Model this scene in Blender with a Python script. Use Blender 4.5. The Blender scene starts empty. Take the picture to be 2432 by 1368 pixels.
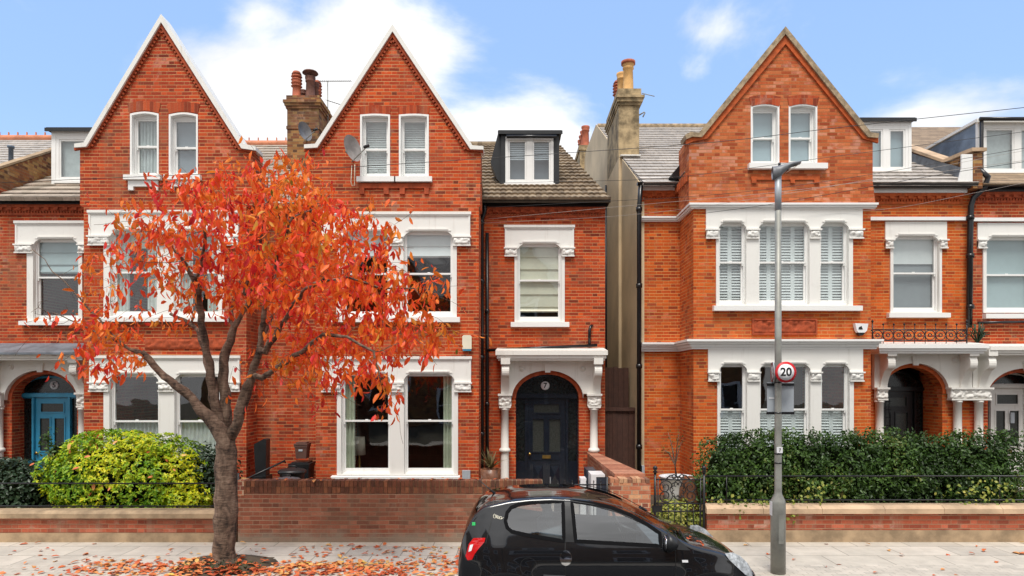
# Victorian brick terrace seen square on from across the street
SUN_E, SKY_S, EXPO = 2.3, .15, .58
SKYW = (2.0, 3.15, 5.3); CLW = 5.2
import bpy, math, random
import numpy as np
from mathutils import Vector, Matrix
from mathutils.geometry import tessellate_polygon
R = random.Random(7)
NR = np.random.default_rng(11)
COL = bpy.context.scene.collection
rad = math.radians
# measured from the photo: f = 1600 px, eye 2.8 m above the pavement, horizon row 905
def X(px, Y): return (px - 1216) * Y / 1600
def Z(py, Y): return 2.8 + (905 - py) * Y / 1600
YB, YW = 14.8, 16.0

# ---------------------------------------------------------------- node helpers
class S:
    def __init__(s, nt, k): s.nt, s.k = nt, k
    def _m(s, op, o=None, p=None):
        n = s.nt.nodes.new('ShaderNodeMath'); n.operation = op
        for i, a in enumerate((s, o, p)):
            if a is None: continue
            if isinstance(a, S): s.nt.links.new(a.k, n.inputs[i])
            else: n.inputs[i].default_value = a
        return S(s.nt, n.outputs[0])
    def __add__(s, o): return s._m('ADD', o)
    def __sub__(s, o): return s._m('SUBTRACT', o)
    def __mul__(s, o): return s._m('MULTIPLY', o)
    def __truediv__(s, o): return s._m('DIVIDE', o)
    def floor(s): return s._m('FLOOR')
    def frac(s): return s._m('FRACT')
    def lt(s, o): return s._m('LESS_THAN', o)
    def gt(s, o): return s._m('GREATER_THAN', o)
    def mx(s, o): return s._m('MAXIMUM', o)
    def mn(s, o): return s._m('MINIMUM', o)
    def mod(s, o): return s._m('MODULO', o)
    def abs(s): return s._m('ABSOLUTE')
    def sin(s): return s._m('SINE')
    def pw(s, o): return s._m('POWER', o)
    def ss(s, a, b, lo=0., hi=1.):
        n = s.nt.nodes.new('ShaderNodeMapRange'); n.interpolation_type = 'SMOOTHSTEP'
        s.nt.links.new(s.k, n.inputs[0])
        for i, v in zip((1, 2, 3, 4), (a, b, lo, hi)): n.inputs[i].default_value = v
        return S(s.nt, n.outputs[0])
def newmat(name):
    m = bpy.data.materials.new(name); m.use_nodes = True
    nt = m.node_tree; b = nt.nodes['Principled BSDF']
    return m, nt, b
def coord(nt, which='Object'):
    return nt.nodes.new('ShaderNodeTexCoord').outputs[which]
def uvs(nt):
    s = nt.nodes.new('ShaderNodeSeparateXYZ'); nt.links.new(coord(nt, 'UV'), s.inputs[0])
    return S(nt, s.outputs[0]), S(nt, s.outputs[1])
def xyz(nt, which='Object'):
    s = nt.nodes.new('ShaderNodeSeparateXYZ'); nt.links.new(coord(nt, which), s.inputs[0])
    return [S(nt, s.outputs[i]) for i in range(3)]
def noise(nt, scale, detail=3, rough=.55, vec=None, which='Object', dist=0):
    n = nt.nodes.new('ShaderNodeTexNoise'); n.inputs['Scale'].default_value = scale
    n.inputs['Detail'].default_value = detail; n.inputs['Roughness'].default_value = rough
    n.inputs['Distortion'].default_value = dist
    nt.links.new(vec if vec is not None else coord(nt, which), n.inputs['Vector'])
    return S(nt, n.outputs[0])
def comb(nt, *a):
    c = nt.nodes.new('ShaderNodeCombineXYZ')
    for i, v in enumerate(a):
        if isinstance(v, S): nt.links.new(v.k, c.inputs[i])
        else: c.inputs[i].default_value = v
    return c.outputs[0]
def white(nt, vec):
    n = nt.nodes.new('ShaderNodeTexWhiteNoise'); n.noise_dimensions = '3D'
    nt.links.new(vec, n.inputs['Vector']); return S(nt, n.outputs['Value'])
def ramp(nt, fac, stops, const=False):
    r = nt.nodes.new('ShaderNodeValToRGB'); cr = r.color_ramp
    if const: cr.interpolation = 'CONSTANT'
    while len(cr.elements) < len(stops): cr.elements.new(.5)
    for e, (p, c) in zip(cr.elements, stops): e.position = p; e.color = (*c, 1)
    nt.links.new(fac.k, r.inputs[0]); return r.outputs[0]
def mix(nt, fac, a, b, mode='MIX'):
    n = nt.nodes.new('ShaderNodeMix'); n.data_type = 'RGBA'; n.blend_type = mode; n.clamp_factor = True
    if isinstance(fac, S): nt.links.new(fac.k, n.inputs[0])
    else: n.inputs[0].default_value = fac
    for i, v in ((6, a), (7, b)):
        if isinstance(v, tuple): n.inputs[i].default_value = (*v, 1)
        else: nt.links.new(v, n.inputs[i])
    return n.outputs[2]
def grey(nt, s): return comb(nt, s, s, s)
def bump(nt, b, h, strength=.5, dist=.01):
    n = nt.nodes.new('ShaderNodeBump'); n.inputs['Strength'].default_value = strength
    n.inputs['Distance'].default_value = dist
    nt.links.new(h.k, n.inputs['Height']); nt.links.new(n.outputs[0], b.inputs['Normal'])

def simple(name, c, rough=.6, var=.15, ns=3., bmp=0., metal=0., bs=60., spec=.5, coat=0.):
    m, nt, b = newmat(name)
    n = noise(nt, ns, 5, .6)
    k = n.ss(.3, .7, 1 - var, 1 + var * .4)
    nt.links.new(mix(nt, 1., c, grey(nt, k), 'MULTIPLY'), b.inputs['Base Color'])
    b.inputs['Roughness'].default_value = rough; b.inputs['Metallic'].default_value = metal
    b.inputs['Specular IOR Level'].default_value = spec; b.inputs['Coat Weight'].default_value = coat
    b.inputs['Coat Roughness'].default_value = .03
    if bmp: bump(nt, b, noise(nt, bs, 4), bmp, .004)
    return m

def brick(name, pal, mortar, rh=.075, unit=.3375, mh=.185, mv=.035, vj=.32, pale_lo=.52, stain=(.25, .12, .07), stain_amt=.35, pale=(.75, .5, .38), pale_amt=.25, bmp=.5, seed=0., header=True, patch=.5, base_dirt=0.):
    m, nt, b = newmat(name)
    u, v = uvs(nt)
    w = noise(nt, 2.2, 2, .5) - .5
    w2 = noise(nt, 14, 2, .5) - .5
    v = v + w * .012 + w2 * .004; u = u + w2 * .006
    row = (v / rh).floor(); fv = (v / rh).frac()
    uu = u / unit + row.mod(2.).abs() * .5 + seed
    iu = uu.floor(); fu = uu.frac()
    hd = fu.gt(.667) if header else fu.gt(.99)
    rnd = white(nt, comb(nt, iu + hd * .37, row, seed))
    rnd2 = white(nt, comb(nt, row, iu + hd * .37, seed + 5))
    base = ramp(nt, rnd, pal)
    base = mix(nt, 1., base, grey(nt, rnd2 * .22 + .9), 'MULTIPLY')
    grain = noise(nt, 45, 3, .7)
    base = mix(nt, 1., base, grey(nt, grain.ss(.25, .75, .86, 1.12)), 'MULTIPLY')
    st = noise(nt, .55, 5, .65).ss(.5, .72)
    base = mix(nt, st * stain_amt, base, stain)
    xx_, yy_, zz_ = xyz(nt)
    stk = noise(nt, 1., 4, .6, vec=comb(nt, xx_ * 4.5, yy_ * 4.5, zz_ * .45)).ss(.52, .74)
    base = mix(nt, stk * .38, base, tuple(c * 1.4 for c in stain))
    pl = noise(nt, 1.3, 5, .7, dist=.6).ss(pale_lo, pale_lo + .18) * rnd2.gt(patch)
    base = mix(nt, pl * pale_amt, base, pale)
    hj = fv.ss(mh * .6, mh, 1., 0.)
    dj = fu.mn((fu - .667).abs() if header else fu)
    vjm = dj.ss(mv * .5, mv, 1., 0.) * vj
    joint = hj.mx(vjm)
    mc = mix(nt, noise(nt, 1.1, 4, .6).ss(.35, .65), mortar, tuple(x * .62 for x in mortar))
    out = mix(nt, joint, base, mc)
    if base_dirt:
        zz = xyz(nt)[2] + (noise(nt, 2.6, 6, .7) - .3) * -.55
        out = mix(nt, zz.ss(base_dirt - .28, base_dirt - .05, .75, 0.), out, (.30, .25, .19))
    nt.links.new(out, b.inputs['Base Color'])
    b.inputs['Roughness'].default_value = .9; b.inputs['Specular IOR Level'].default_value = .25
    bump(nt, b, (joint * -1.) + grain * .25 + rnd * .2, bmp, .006)
    return m
def rows(name, pal, rh, w, line=.08, dark=.35, rough=.8, bmp=.4, vdark=.6, moss=None):
    m, nt, b = newmat(name)
    u, v = uvs(nt)
    u = u + (noise(nt, 3, 2) - .5) * .02; v = v + (noise(nt, 2, 2) - .5) * .03
    row = (v / rh).floor(); fv = (v / rh).frac()
    uu = u / w + row.mod(2.).abs() * .5
    rnd = white(nt, comb(nt, uu.floor(), row, 3.)); fu = uu.frac()
    base = ramp(nt, rnd, pal)
    base = mix(nt, 1., base, grey(nt, noise(nt, 9, 5, .7).ss(.25, .75, .75, 1.15)), 'MULTIPLY')
    if moss: base = mix(nt, noise(nt, 1.5, 6, .7).ss(.5, .7) * .6, base, moss)
    l = fv.ss(line * .5, line, 1., 0.).mx(fu.ss(.02, .05, 1., 0.) * vdark)
    base = mix(nt, l, base, tuple(dark * x for x in pal[0][1]))  # on roofs the row lines also paint in the step shadows
    nt.links.new(base, b.inputs['Base Color']); b.inputs['Roughness'].default_value = rough
    bump(nt, b, fv * -.6 + rnd * .3 - l, bmp, .01)
    return m
def leafmat(name, stops, rough=.5, trans=.35):
    m, nt, b = newmat(name)
    g = nt.nodes.new('ShaderNodeNewGeometry')
    rnd = S(nt, g.outputs['Random Per Island'])
    big = noise(nt, 1.1, 3, .6).ss(.32, .68)
    c = ramp(nt, (rnd * .5 + big * .5), stops)
    nt.links.new(c, b.inputs['Base Color']); b.inputs['Roughness'].default_value = rough
    b.inputs['Specular IOR Level'].default_value = .35
    t = nt.nodes.new('ShaderNodeBsdfTranslucent'); nt.links.new(c, t.inputs[0])
    x = nt.nodes.new('ShaderNodeMixShader'); x.inputs[0].default_value = trans
    nt.links.new(b.outputs[0], x.inputs[1]); nt.links.new(t.outputs[0], x.inputs[2])
    nt.links.new(x.outputs[0], nt.nodes['Material Output'].inputs[0])
    return m
def islandmat(name, stops, rough=.9):
    m, nt, b = newmat(name); g = nt.nodes.new('ShaderNodeNewGeometry')
    c = ramp(nt, S(nt, g.outputs['Random Per Island']), stops)
    c = mix(nt, 1., c, grey(nt, noise(nt, 14, 5, .7).ss(.25, .75, .7, 1.2)), 'MULTIPLY')
    nt.links.new(c, b.inputs['Base Color']); b.inputs['Roughness'].default_value = rough; return m
def glassmat(name, tint=(.85, .9, .9), ior=1.9, wav=.02):
    m, nt, b = newmat(name); nt.nodes.remove(b)
    t = nt.nodes.new('ShaderNodeBsdfTransparent'); t.inputs[0].default_value = (*tint, 1)
    g = nt.nodes.new('ShaderNodeBsdfGlossy'); g.inputs['Roughness'].default_value = .015
    f0 = ((ior - 1) / (ior + 1)) ** 2; lw = nt.nodes.new('ShaderNodeLayerWeight'); fr = S(nt, lw.outputs['Facing']).pw(5.) * (1 - f0) + f0
    bp = nt.nodes.new('ShaderNodeBump'); bp.inputs['Strength'].default_value = wav; bp.inputs['Distance'].default_value = .05
    nt.links.new(noise(nt, 1.6, 1).k, bp.inputs['Height']); nt.links.new(bp.outputs[0], g.inputs['Normal'])
    x = nt.nodes.new('ShaderNodeMixShader')
    nt.links.new(fr.k, x.inputs[0]); nt.links.new(t.outputs[0], x.inputs[1]); nt.links.new(g.outputs[0], x.inputs[2])
    nt.links.new(x.outputs[0], nt.nodes['Material Output'].inputs[0])
    return m

M = {}
M['brick5'] = brick('brick_red', [(0, (.17, .030, .016)), (.18, (.32, .042, .017)), (.65, (.43, .053, .017)), (1, (.55, .08, .02))], (.66, .37, .17), stain_amt=.45, pale_amt=.3)
M['brick7'] = brick('brick_red_bright', [(0, (.19, .032, .015)), (.18, (.36, .047, .016)), (.7, (.48, .061, .016)), (1, (.62, .095, .019))], (.66, .37, .17), seed=3., stain_amt=.38, pale_amt=.25)
M['brick7w'] = brick('brick_crimson', [(0, (.28, .034, .017)), (.3, (.41, .047, .019)), (1, (.52, .07, .024))], (.62, .32, .15), seed=6., stain_amt=.35, pale_amt=.12)
M['brick9'] = brick('brick_orange', [(0, (.30, .046, .015)), (.2, (.48, .074, .015)), (1, (.64, .125, .019))], (.70, .42, .15), seed=9., stain_amt=.3, pale_amt=.18)
M['brick9g'] = brick('brick_orange_weathered', [(0, (.32, .06, .022)), (.4, (.47, .10, .03)), (1, (.58, .17, .06))], (.42, .20, .08), seed=12., stain_amt=.25, pale_amt=.5, patch=.6, pale_lo=.46, pale=(.66, .36, .26))
M['brick11'] = brick('brick_deep_red', [(0, (.22, .035, .014)), (.5, (.42, .05, .014)), (1, (.54, .08, .02))], (.74, .43, .2), seed=15.)
M['rubbed'] = simple('rubbed_brick', (.42, .075, .022), .85, .35, 9, .3)
M['rubbed9'] = simple('rubbed_brick_orange', (.52, .10, .02), .85, .3, 9, .3)
M['bed'] = simple('bed_mortar', (.40, .28, .16), .95, .3, 8)
M['copingbrick'] = islandmat('coping_brick', [(0, (.30, .11, .065)), (.5, (.42, .17, .10)), (1, (.50, .25, .16))])
M['soldbrick'] = islandmat('dark_coping_brick', [(0, (.10, .04, .022)), (.5, (.18, .06, .03)), (1, (.27, .10, .045))])
M['piertop'] = islandmat('pier_top_brick', [(0, (.12, .07, .05)), (.5, (.42, .17, .09)), (1, (.55, .32, .18))])
M['soldier'] = brick('brick_soldier', [(0, (.12, .045, .022)), (.5, (.20, .06, .028)), (1, (.28, .085, .035))], (.36, .22, .12), rh=.4, unit=.075, header=False, mh=.01, mv=.06, vj=.7, stain_amt=.3, pale_amt=0.)
M['rubsoldier'] = brick('brick_arch', [(0, (.22, .04, .018)), (.5, (.36, .055, .02)), (1, (.48, .09, .03))], (.42, .22, .11), rh=.6, unit=.075, header=False, mh=.01, mv=.1, vj=.5, stain_amt=.2)
M['gwall'] = brick('garden_brick', [(0, (.20, .072, .045)), (.3, (.28, .09, .052)), (.8, (.34, .11, .062)), (1, (.43, .16, .095))], (.42, .30, .2), seed=2., stain=(.16, .12, .08), stain_amt=.6, pale=(.52, .38, .28), pale_amt=.35, vj=.34, base_dirt=.2)
M['lowwall'] = brick('low_wall_brick', [(0, (.26, .06, .035)), (.4, (.38, .09, .045)), (1, (.50, .13, .07))], (.46, .32, .2), seed=4., stain=(.30, .2, .14), stain_amt=.5, pale=(.6, .42, .33), pale_amt=.6, vj=.4)
M['pier'] = brick('pier_brick', [(0, (.10, .05, .045)), (.3, (.34, .10, .055)), (.7, (.48, .17, .09)), (1, (.6, .34, .18))], (.62, .45, .3), seed=8., pale=(.66, .46, .32), pale_amt=.6, vj=.9, mv=.05, mh=.16)
M['stockbrick'] = brick('chimney_stock_brick', [(0, (.10, .05, .03)), (.35, (.26, .09, .04)), (.7, (.36, .17, .06)), (1, (.42, .26, .10))], (.3, .2, .11), seed=1., stain=(.07, .05, .035), stain_amt=.6)
def painted(name, c, rough, grime=(.42, .38, .31), amt=.5):
    m, nt, b = newmat(name); x, y, z = xyz(nt)
    streak = noise(nt, 1., 5, .65, vec=comb(nt, x * 9., y * 9., z * .9)).ss(.54, .8)
    blot = noise(nt, 2.4, 6, .7).ss(.55, .8); chip = noise(nt, 38., 3, .6).ss(.70, .74) * noise(nt, 1.8, 3).ss(.5, .65)
    k = mix(nt, (streak * .7).mx(blot * .5) * amt, c, grime); k = mix(nt, chip * .6, k, (.33, .27, .2))
    nt.links.new(k, b.inputs['Base Color']); b.inputs['Roughness'].default_value = rough
    bump(nt, b, noise(nt, 26., 4) + chip * -2., .12, .004); return m
M['white'] = painted('white_paint', (.84, .84, .82), .45, amt=.28)
M['offwhite'] = painted('aged_white_paint', (.81, .80, .76), .55, amt=.5)
M['porch'] = painted('porch_render_white', (.79, .77, .72), .6, amt=.6)
M['coping'] = painted('painted_coping', (.78, .77, .73), .65, amt=.8)
M['stonecap'] = simple('weathered_coping', (.40, .30, .19), .9, .5, 7, .4, bs=25)
M['sandstone'] = simple('sandstone', (.56, .395, .255), .85, .3, 2.5, .25, bs=40)
M['sandstoneold'] = simple('sandstone_old', (.40, .285, .175), .9, .4, 3, .3, bs=40)
M['stucco'] = simple('stucco', (.64, .50, .32), .95, .22, .7, .35, bs=18)
M['stuccodark'] = simple('stucco_weathered', (.40, .30, .17), .95, .65, 3.5, .9, bs=14)
M['slate'] = rows('grey_slate', [(0, (.42, .385, .35)), (.5, (.50, .455, .41)), (1, (.57, .52, .47))], .40, .30, .2, .1)
M['slateold'] = rows('pale_slate', [(0, (.34, .28, .22)), (.5, (.45, .37, .29)), (1, (.54, .45, .37))], .40, .30, .2, .1, moss=(.18, .16, .11))
def tilemat():
    m, nt, b = newmat('brown_tile'); x, y, z = xyz(nt)
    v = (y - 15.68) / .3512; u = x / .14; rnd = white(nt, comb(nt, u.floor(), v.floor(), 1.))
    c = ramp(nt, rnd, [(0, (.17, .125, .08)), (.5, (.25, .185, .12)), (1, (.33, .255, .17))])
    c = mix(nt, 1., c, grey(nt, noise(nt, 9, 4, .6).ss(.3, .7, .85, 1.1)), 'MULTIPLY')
    c = mix(nt, v.frac().ss(.08, .2, .9, 0.), c, (.035, .026, .018))  # step shadow of each tile row painted into the colour
    nt.links.new(c, b.inputs['Base Color']); b.inputs['Roughness'].default_value = .9; return m
M['tile'] = tilemat()
M['tile11'] = rows('brown_plain_tile', [(0, (.22, .15, .09)), (1, (.34, .24, .15))], .28, .3, .2, .15)
M['ridge'] = simple('terracotta_ridge', (.62, .24, .13), .8, .25, 5)
M['pot'] = simple('terracotta_pot', (.44, .12, .06), .8, .35, 4)
M['potbuff'] = simple('buff_pot', (.66, .38, .14), .8, .3, 4)
M['potdark'] = simple('sooty_pot', (.16, .07, .05), .85, .5, 6)
M['lead'] = simple('lead_sheet', (.16, .18, .21), .5, .45, 3, .2, bs=12)
M['leadblue'] = simple('lead_blue', (.17, .23, .31), .5, .45, 2.2, .2, bs=9)
M['black'] = simple('black_gloss', (.011, .011, .013), .28, .2, 5)
M['darkdormer'] = simple('dark_cladding', (.014, .015, .017), .45, .3, 5)
M['iron'] = simple('black_iron', (.013, .013, .015), .35, .3, 9)
M['navy'] = simple('navy_door_paint', (.010, .015, .025), .22, .2, 3, coat=.4)
M['blue'] = simple('blue_door_paint', (.035, .30, .50), .35, .12, 3)
M['ink'] = simple('black_door_paint', (.008, .008, .01), .35, .2, 3)
M['brass'] = simple('brass', (.55, .38, .12), .3, .2, 9, metal=1.)
M['chrome'] = simple('chrome', (.75, .75, .75), .08, .05, 9, metal=1.)
M['steel'] = simple('galvanised_post', (.30, .30, .27), .5, .3, 3, .1, metal=.25)
M['headgrey'] = simple('lantern_grey', (.20, .21, .23), .45, .15, 4)
M['steel2'] = simple('pale_grey_post', (.40, .43, .46), .45, .12, 3, metal=.2)
M['darkfence'] = rows('brown_boards', [(0, (.050, .022, .016)), (1, (.085, .036, .024))], 6., .16, .01, .3)
M['glass'] = glassmat('window_glass', ior=2.15, wav=.10)
M['glasssky'] = glassmat('window_glass_bright', (.8, .87, .9), 2.5)
M['leaded'] = simple('leaded_glass', (.016, .02, .02), .12, .6, 14, .3, bs=30)
M['grille'] = simple('obscure_glass', (.045, .05, .045), .2, .4, 30, .3, bs=90)
M['blindcream'] = simple('cream_blind', (.80, .76, .62), .9, .08, 3)
M['blindwhite'] = simple('white_blind', (.86, .87, .87), .8, .05, 3)
M['blindgrey'] = simple('grey_blind', (.30, .32, .34), .9, .06, 3)
M['blindpale'] = simple('pale_blue_blind', (.45, .54, .56), .9, .06, 3)
M['curtain'] = simple('sage_curtain', (.52, .55, .42), .9, .2, 4)
M['net'] = simple('net_curtain', (.66, .68, .64), .9, .15, 5)
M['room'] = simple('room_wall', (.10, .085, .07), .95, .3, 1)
M['bark'] = None
M['wiregrey'] = simple('wire_grey', (.42, .38, .34), .5, .1, 4)
M['cream'] = simple('cream_plastic', (.80, .76, .60), .45, .08, 4)
M['greyplastic'] = simple('grey_plastic', (.42, .46, .5), .45, .1, 4)
M['dish'] = simple('dish_grey', (.30, .28, .27), .5, .35, 4)
M['dishdark'] = simple('dish_dark_grey', (.17, .17, .18), .5, .35, 4)
M['rust'] = simple('rust_patch', (.38, .20, .09), .8, .5, 9)
M['brownbin'] = simple('brown_bin', (.13, .065, .05), .5, .15, 6)
M['blackplastic'] = simple('black_plastic', (.016, .017, .019), .4, .25, 6)
M['greylid'] = simple('dark_grey_lid', (.10, .11, .125), .35, .2, 6)
M['anthracite'] = simple('anthracite', (.035, .045, .065), .4, .15, 6)
M['terra'] = simple('brown_jar', (.20, .085, .045), .3, .5, 6, .2)
M['soil'] = simple('soil', (.075, .055, .035), .95, .5, 4, .5, bs=20)
M['red'] = simple('sign_red', (.62, .012, .02), .35, .05, 4)
M['signwhite'] = simple('sign_white', (.80, .80, .82), .35, .04, 4)
M['ink2'] = simple('lettering_black', (.01, .01, .01), .5, .0, 4)
M['kerb'] = simple('kerb_granite', (.30, .29, .27), .8, .3, 8, .3)
M['asphalt'] = simple('asphalt', (.055, .055, .057), .9, .3, 25, .4, bs=90)
M['earth'] = simple('ground_earth', (.10, .09, .06), .95, .4, .4, .2, bs=8)
M['path'] = simple('path_tile', (.30, .25, .21), .8, .3, 6)
def bark():
    m, nt, b = newmat('cherry_bark')
    x, y, z = xyz(nt)
    v = comb(nt, x * 6., y * 6., z * 34.)
    n = noise(nt, 1.4, 6, .7, vec=v, dist=.6)
    l = noise(nt, 7., 5, .65, vec=comb(nt, x, y, z * .5), dist=.5)
    c = ramp(nt, n * .42 + l * .58, [(.40, (.028, .017, .011)), (.50, (.145, .09, .06)), (.62, (.30, .205, .145))])
    nt.links.new(c, b.inputs['Base Color']); b.inputs['Roughness'].default_value = .85
    bump(nt, b, n + l * .5, .9, .02); return m
M['bark'] = bark()
def paving():
    m, nt, b = newmat('paving_slabs')
    x, y, z = xyz(nt)
    def lay(w, h, j, sd):
        row = (y / h).floor(); uu = x / w + row.mod(2.).abs() * .5
        fu, fv = uu.frac(), (y / h).frac()
        return white(nt, comb(nt, uu.floor(), row, sd)), fu.ss(j / w * .6, j / w, 1., 0.).mx(fv.ss(j / h * .6, j / h, 1., 0.))
    r1, j1 = lay(.9, .6, .018, 1.); r2, j2 = lay(.21, .105, .013, 2.)
    k = y.lt(10.26)
    rnd = r1 + (r2 - r1) * k; jt = j1 + (j2 * .6 - j1) * k
    c = ramp(nt, rnd, [(0, (.46, .42, .36)), (.5, (.51, .465, .395)), (1, (.56, .505, .43))])
    c = mix(nt, 1., c, grey(nt, noise(nt, 2.5, 6, .7).ss(.25, .75, .82, 1.1)), 'MULTIPLY')
    c = mix(nt, noise(nt, 70, 3).ss(.6, .75) * .25, c, (.25, .23, .2))
    c = mix(nt, jt * .8, c, (.17, .15, .12))
    nt.links.new(c, b.inputs['Base Color']); b.inputs['Roughness'].default_value = .85
    bump(nt, b, rnd * .2 - jt, .4, .006); return m
M['paving'] = paving()
AUT = [(0, (.45, .02, .02)), (.18, (.80, .045, .05)), (.36, (.90, .105, .035)), (.58, (.93, .19, .03)), (.84, (.92, .31, .035)), (.96, (.60, .38, .06)), (1, (.14, .18, .03))]
M['autumn'] = leafmat('autumn_leaves', AUT, .42, .42)
M['litter'] = leafmat('fallen_leaves', [(0, (.35, .06, .03)), (.35, (.58, .12, .04)), (.65, (.68, .24, .08)), (.85, (.70, .42, .14)), (1, (.75, .55, .08))], .6, .1)
M['lime'] = leafmat('lime_leaves', [(0, (.03, .11, .006)), (.3, (.13, .30, .010)), (.55, (.33, .48, .014)), (1, (.86, .74, .02))], .45, .25)
M['hedge'] = leafmat('hedge_leaves', [(0, (.014, .03, .008)), (.4, (.034, .075, .014)), (.8, (.08, .155, .025)), (1, (.20, .17, .05))], .4, .2)
M['darkleaf'] = leafmat('dark_shrub_leaves', [(0, (.010, .024, .012)), (.6, (.03, .06, .028)), (1, (.07, .11, .05))], .35, .15)
M['ivy'] = leafmat('ivy_leaves', [(0, (.08, .12, .02)), (.5, (.25, .3, .05)), (1, (.6, .5, .12))], .5, .2)
M['spiky'] = leafmat('spiky_leaves', [(0, (.05, .05, .02)), (.5, (.16, .12, .05)), (1, (.3, .26, .12))], .5, .1)
M['core'] = simple('dark_plant_core', (.010, .014, .006), 1., .5, 25, .8, spec=0.)  # near-black solid filling shrubs and hedge behind the leaves
# ---------------------------------------------------------------- mesh helpers
class MB:
    def __init__(s): s.v = []; s.f = []; s.sm = []
    def add(s, vs, fs, smooth=False):
        o = len(s.v); s.v += [tuple(v) for v in vs]; s.f += [tuple(i + o for i in f) for f in fs]; s.sm += [smooth] * len(fs); return s
    def box(s, x0, x1, y0, y1, z0, z1):
        if x0 > x1: x0, x1 = x1, x0
        if z0 > z1: z0, z1 = z1, z0
        if y0 > y1: y0, y1 = y1, y0
        return s.add([(x0, y0, z0), (x1, y0, z0), (x1, y1, z0), (x0, y1, z0), (x0, y0, z1), (x1, y0, z1), (x1, y1, z1), (x0, y1, z1)],
              [(0, 1, 5, 4), (1, 2, 6, 5), (2, 3, 7, 6), (3, 0, 4, 7), (4, 5, 6, 7), (3, 2, 1, 0)])
    def pbox(s, px0, px1, py0, py1, Y, y0, y1):     # pixel rect measured on plane Y
        return s.box(X(px0, Y), X(px1, Y), y0, y1, Z(py1, Y), Z(py0, Y))
    def plate(s, outer, holes, y0, y1, T=None, smooth_rim=False):
        """flat polygon in (x,z) with holes, thickness y0..y1"""
        loops = [list(outer)] + [list(h) for h in holes]
        tri = tessellate_polygon([[Vector((p[0], p[1], 0)) for p in l] for l in loops])
        P = [p for l in loops for p in l]; n = len(P)
        f = (lambda x, y, z: (x, y, z)) if T is None else T
        vs = [f(p[0], y0, p[1]) for p in P] + [f(p[0], y1, p[1]) for p in P]
        fs = []
        for a, b, c in tri:
            ax, az = P[a]; bx, bz = P[b]; cx, cz = P[c]
            if (bx - ax) * (cz - az) - (bz - az) * (cx - ax) < 0: b, c = c, b
            fs.append((a, b, c)); fs.append((a + n, c + n, b + n))
        k = 0
        for li, l in enumerate(loops):
            m = len(l)
            ar = sum(l[i][0] * l[(i + 1) % m][1] - l[(i + 1) % m][0] * l[i][1] for i in range(m))
            ccw = ar > 0
            flip = ccw == (li > 0)
            for i in range(m):
                a, b = k + i, k + (i + 1) % m
                fs.append((b, a, a + n, b + n) if not flip else (a, b, b + n, a + n))
            k += m
        return s.add(vs, fs)
    def tube(s, pts, r, n=6, cap=True, smooth=True):
        pts = [Vector(p) for p in pts]; rs = r if isinstance(r, (list, tuple)) else [r] * len(pts)
        vs = []; fs = []; prev = None
        for i, p in enumerate(pts):
            d = (pts[min(i + 1, len(pts) - 1)] - pts[max(i - 1, 0)]).normalized()
            if prev is None:
                a = d.cross(Vector((0, 0, 1)) if abs(d.z) < .9 else Vector((1, 0, 0))).normalized()
            else:
                a = (prev - d * prev.dot(d)).normalized()
            prev = a; b = d.cross(a)
            for k in range(n):
                t = 2 * math.pi * k / n
                vs.append(p + (a * math.cos(t) + b * math.sin(t)) * rs[i])
        for i in range(len(pts) - 1):
            for k in range(n):
                q = (k + 1) % n
                fs.append((i * n + k, i * n + q, (i + 1) * n + q, (i + 1) * n + k))
        if cap:
            fs.append(tuple(range(n))[::-1]); fs.append(tuple((len(pts) - 1) * n + k for k in range(n)))
        return s.add(vs, fs, smooth)
    def lathe(s, prof, c, n=16, smooth=True, ax='z', sy=1.):
        vs = []; fs = []
        for r, h in prof:
            for k in range(n):
                t = 2 * math.pi * k / n; a, b = math.cos(t) * r, math.sin(t) * r * sy
                vs.append((c[0] + a, c[1] + b, c[2] + h) if ax == 'z' else (c[0] + a, c[1] + h, c[2] + b) if ax == 'y' else (c[0] + h, c[1] + a, c[2] + b))
        for i in range(len(prof) - 1):
            for k in range(n):
                q = (k + 1) % n
                fs.append((i * n + k, i * n + q, (i + 1) * n + q, (i + 1) * n + k))
        fs.append(tuple(range(n))[::-1]); fs.append(tuple((len(prof) - 1) * n + k for k in range(n)))
        return s.add(vs, fs, smooth)
    def torus(s, c, R0, r, n=20, m=5, a0=0, a1=2 * math.pi):
        pts = [(c[0] + math.cos(a0 + (a1 - a0) * i / n) * R0, c[1], c[2] + math.sin(a0 + (a1 - a0) * i / n) * R0) for i in range(n + 1)]
        return s.tube(pts, r, m)
    def build(s, name, mat, parent=None, recalc=False, **kw):
        me = bpy.data.meshes.new(name)
        me.from_pydata(s.v, [], s.f); me.materials.append(mat)
        me.polygons.foreach_set('use_smooth', s.sm)
        uvl = me.uv_layers.new(name='UVMap')
        V = np.array(s.v, dtype=float); nl = len(me.loops)
        li = np.zeros(nl, int); me.loops.foreach_get('vertex_index', li)
        nrm = np.zeros(len(me.polygons) * 3); me.polygons.foreach_get('normal', nrm); nrm = nrm.reshape(-1, 3)
        cnt = np.zeros(len(me.polygons), int); me.polygons.foreach_get('loop_total', cnt)
        N = np.repeat(nrm, cnt, axis=0)
        t = np.stack([-N[:, 1], N[:, 0], np.zeros(nl)], 1)
        ln = np.linalg.norm(t, axis=1); flat = ln < .2
        t[flat] = (1, 0, 0); ln[flat] = 1; t /= ln[:, None]
        t[(t[:, 0] < -.5)] *= -1
        b = np.cross(N, t); b[flat] = (0, 1, 0)
        b[b[:, 2] < -1e-4] *= -1
        P = V[li]
        uv = np.stack([(P * t).sum(1), (P * b).sum(1)], 1)
        uvl.data.foreach_set('uv', uv.ravel())
        me.update()
        o = bpy.data.objects.new(name, me); COL.objects.link(o)
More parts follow.
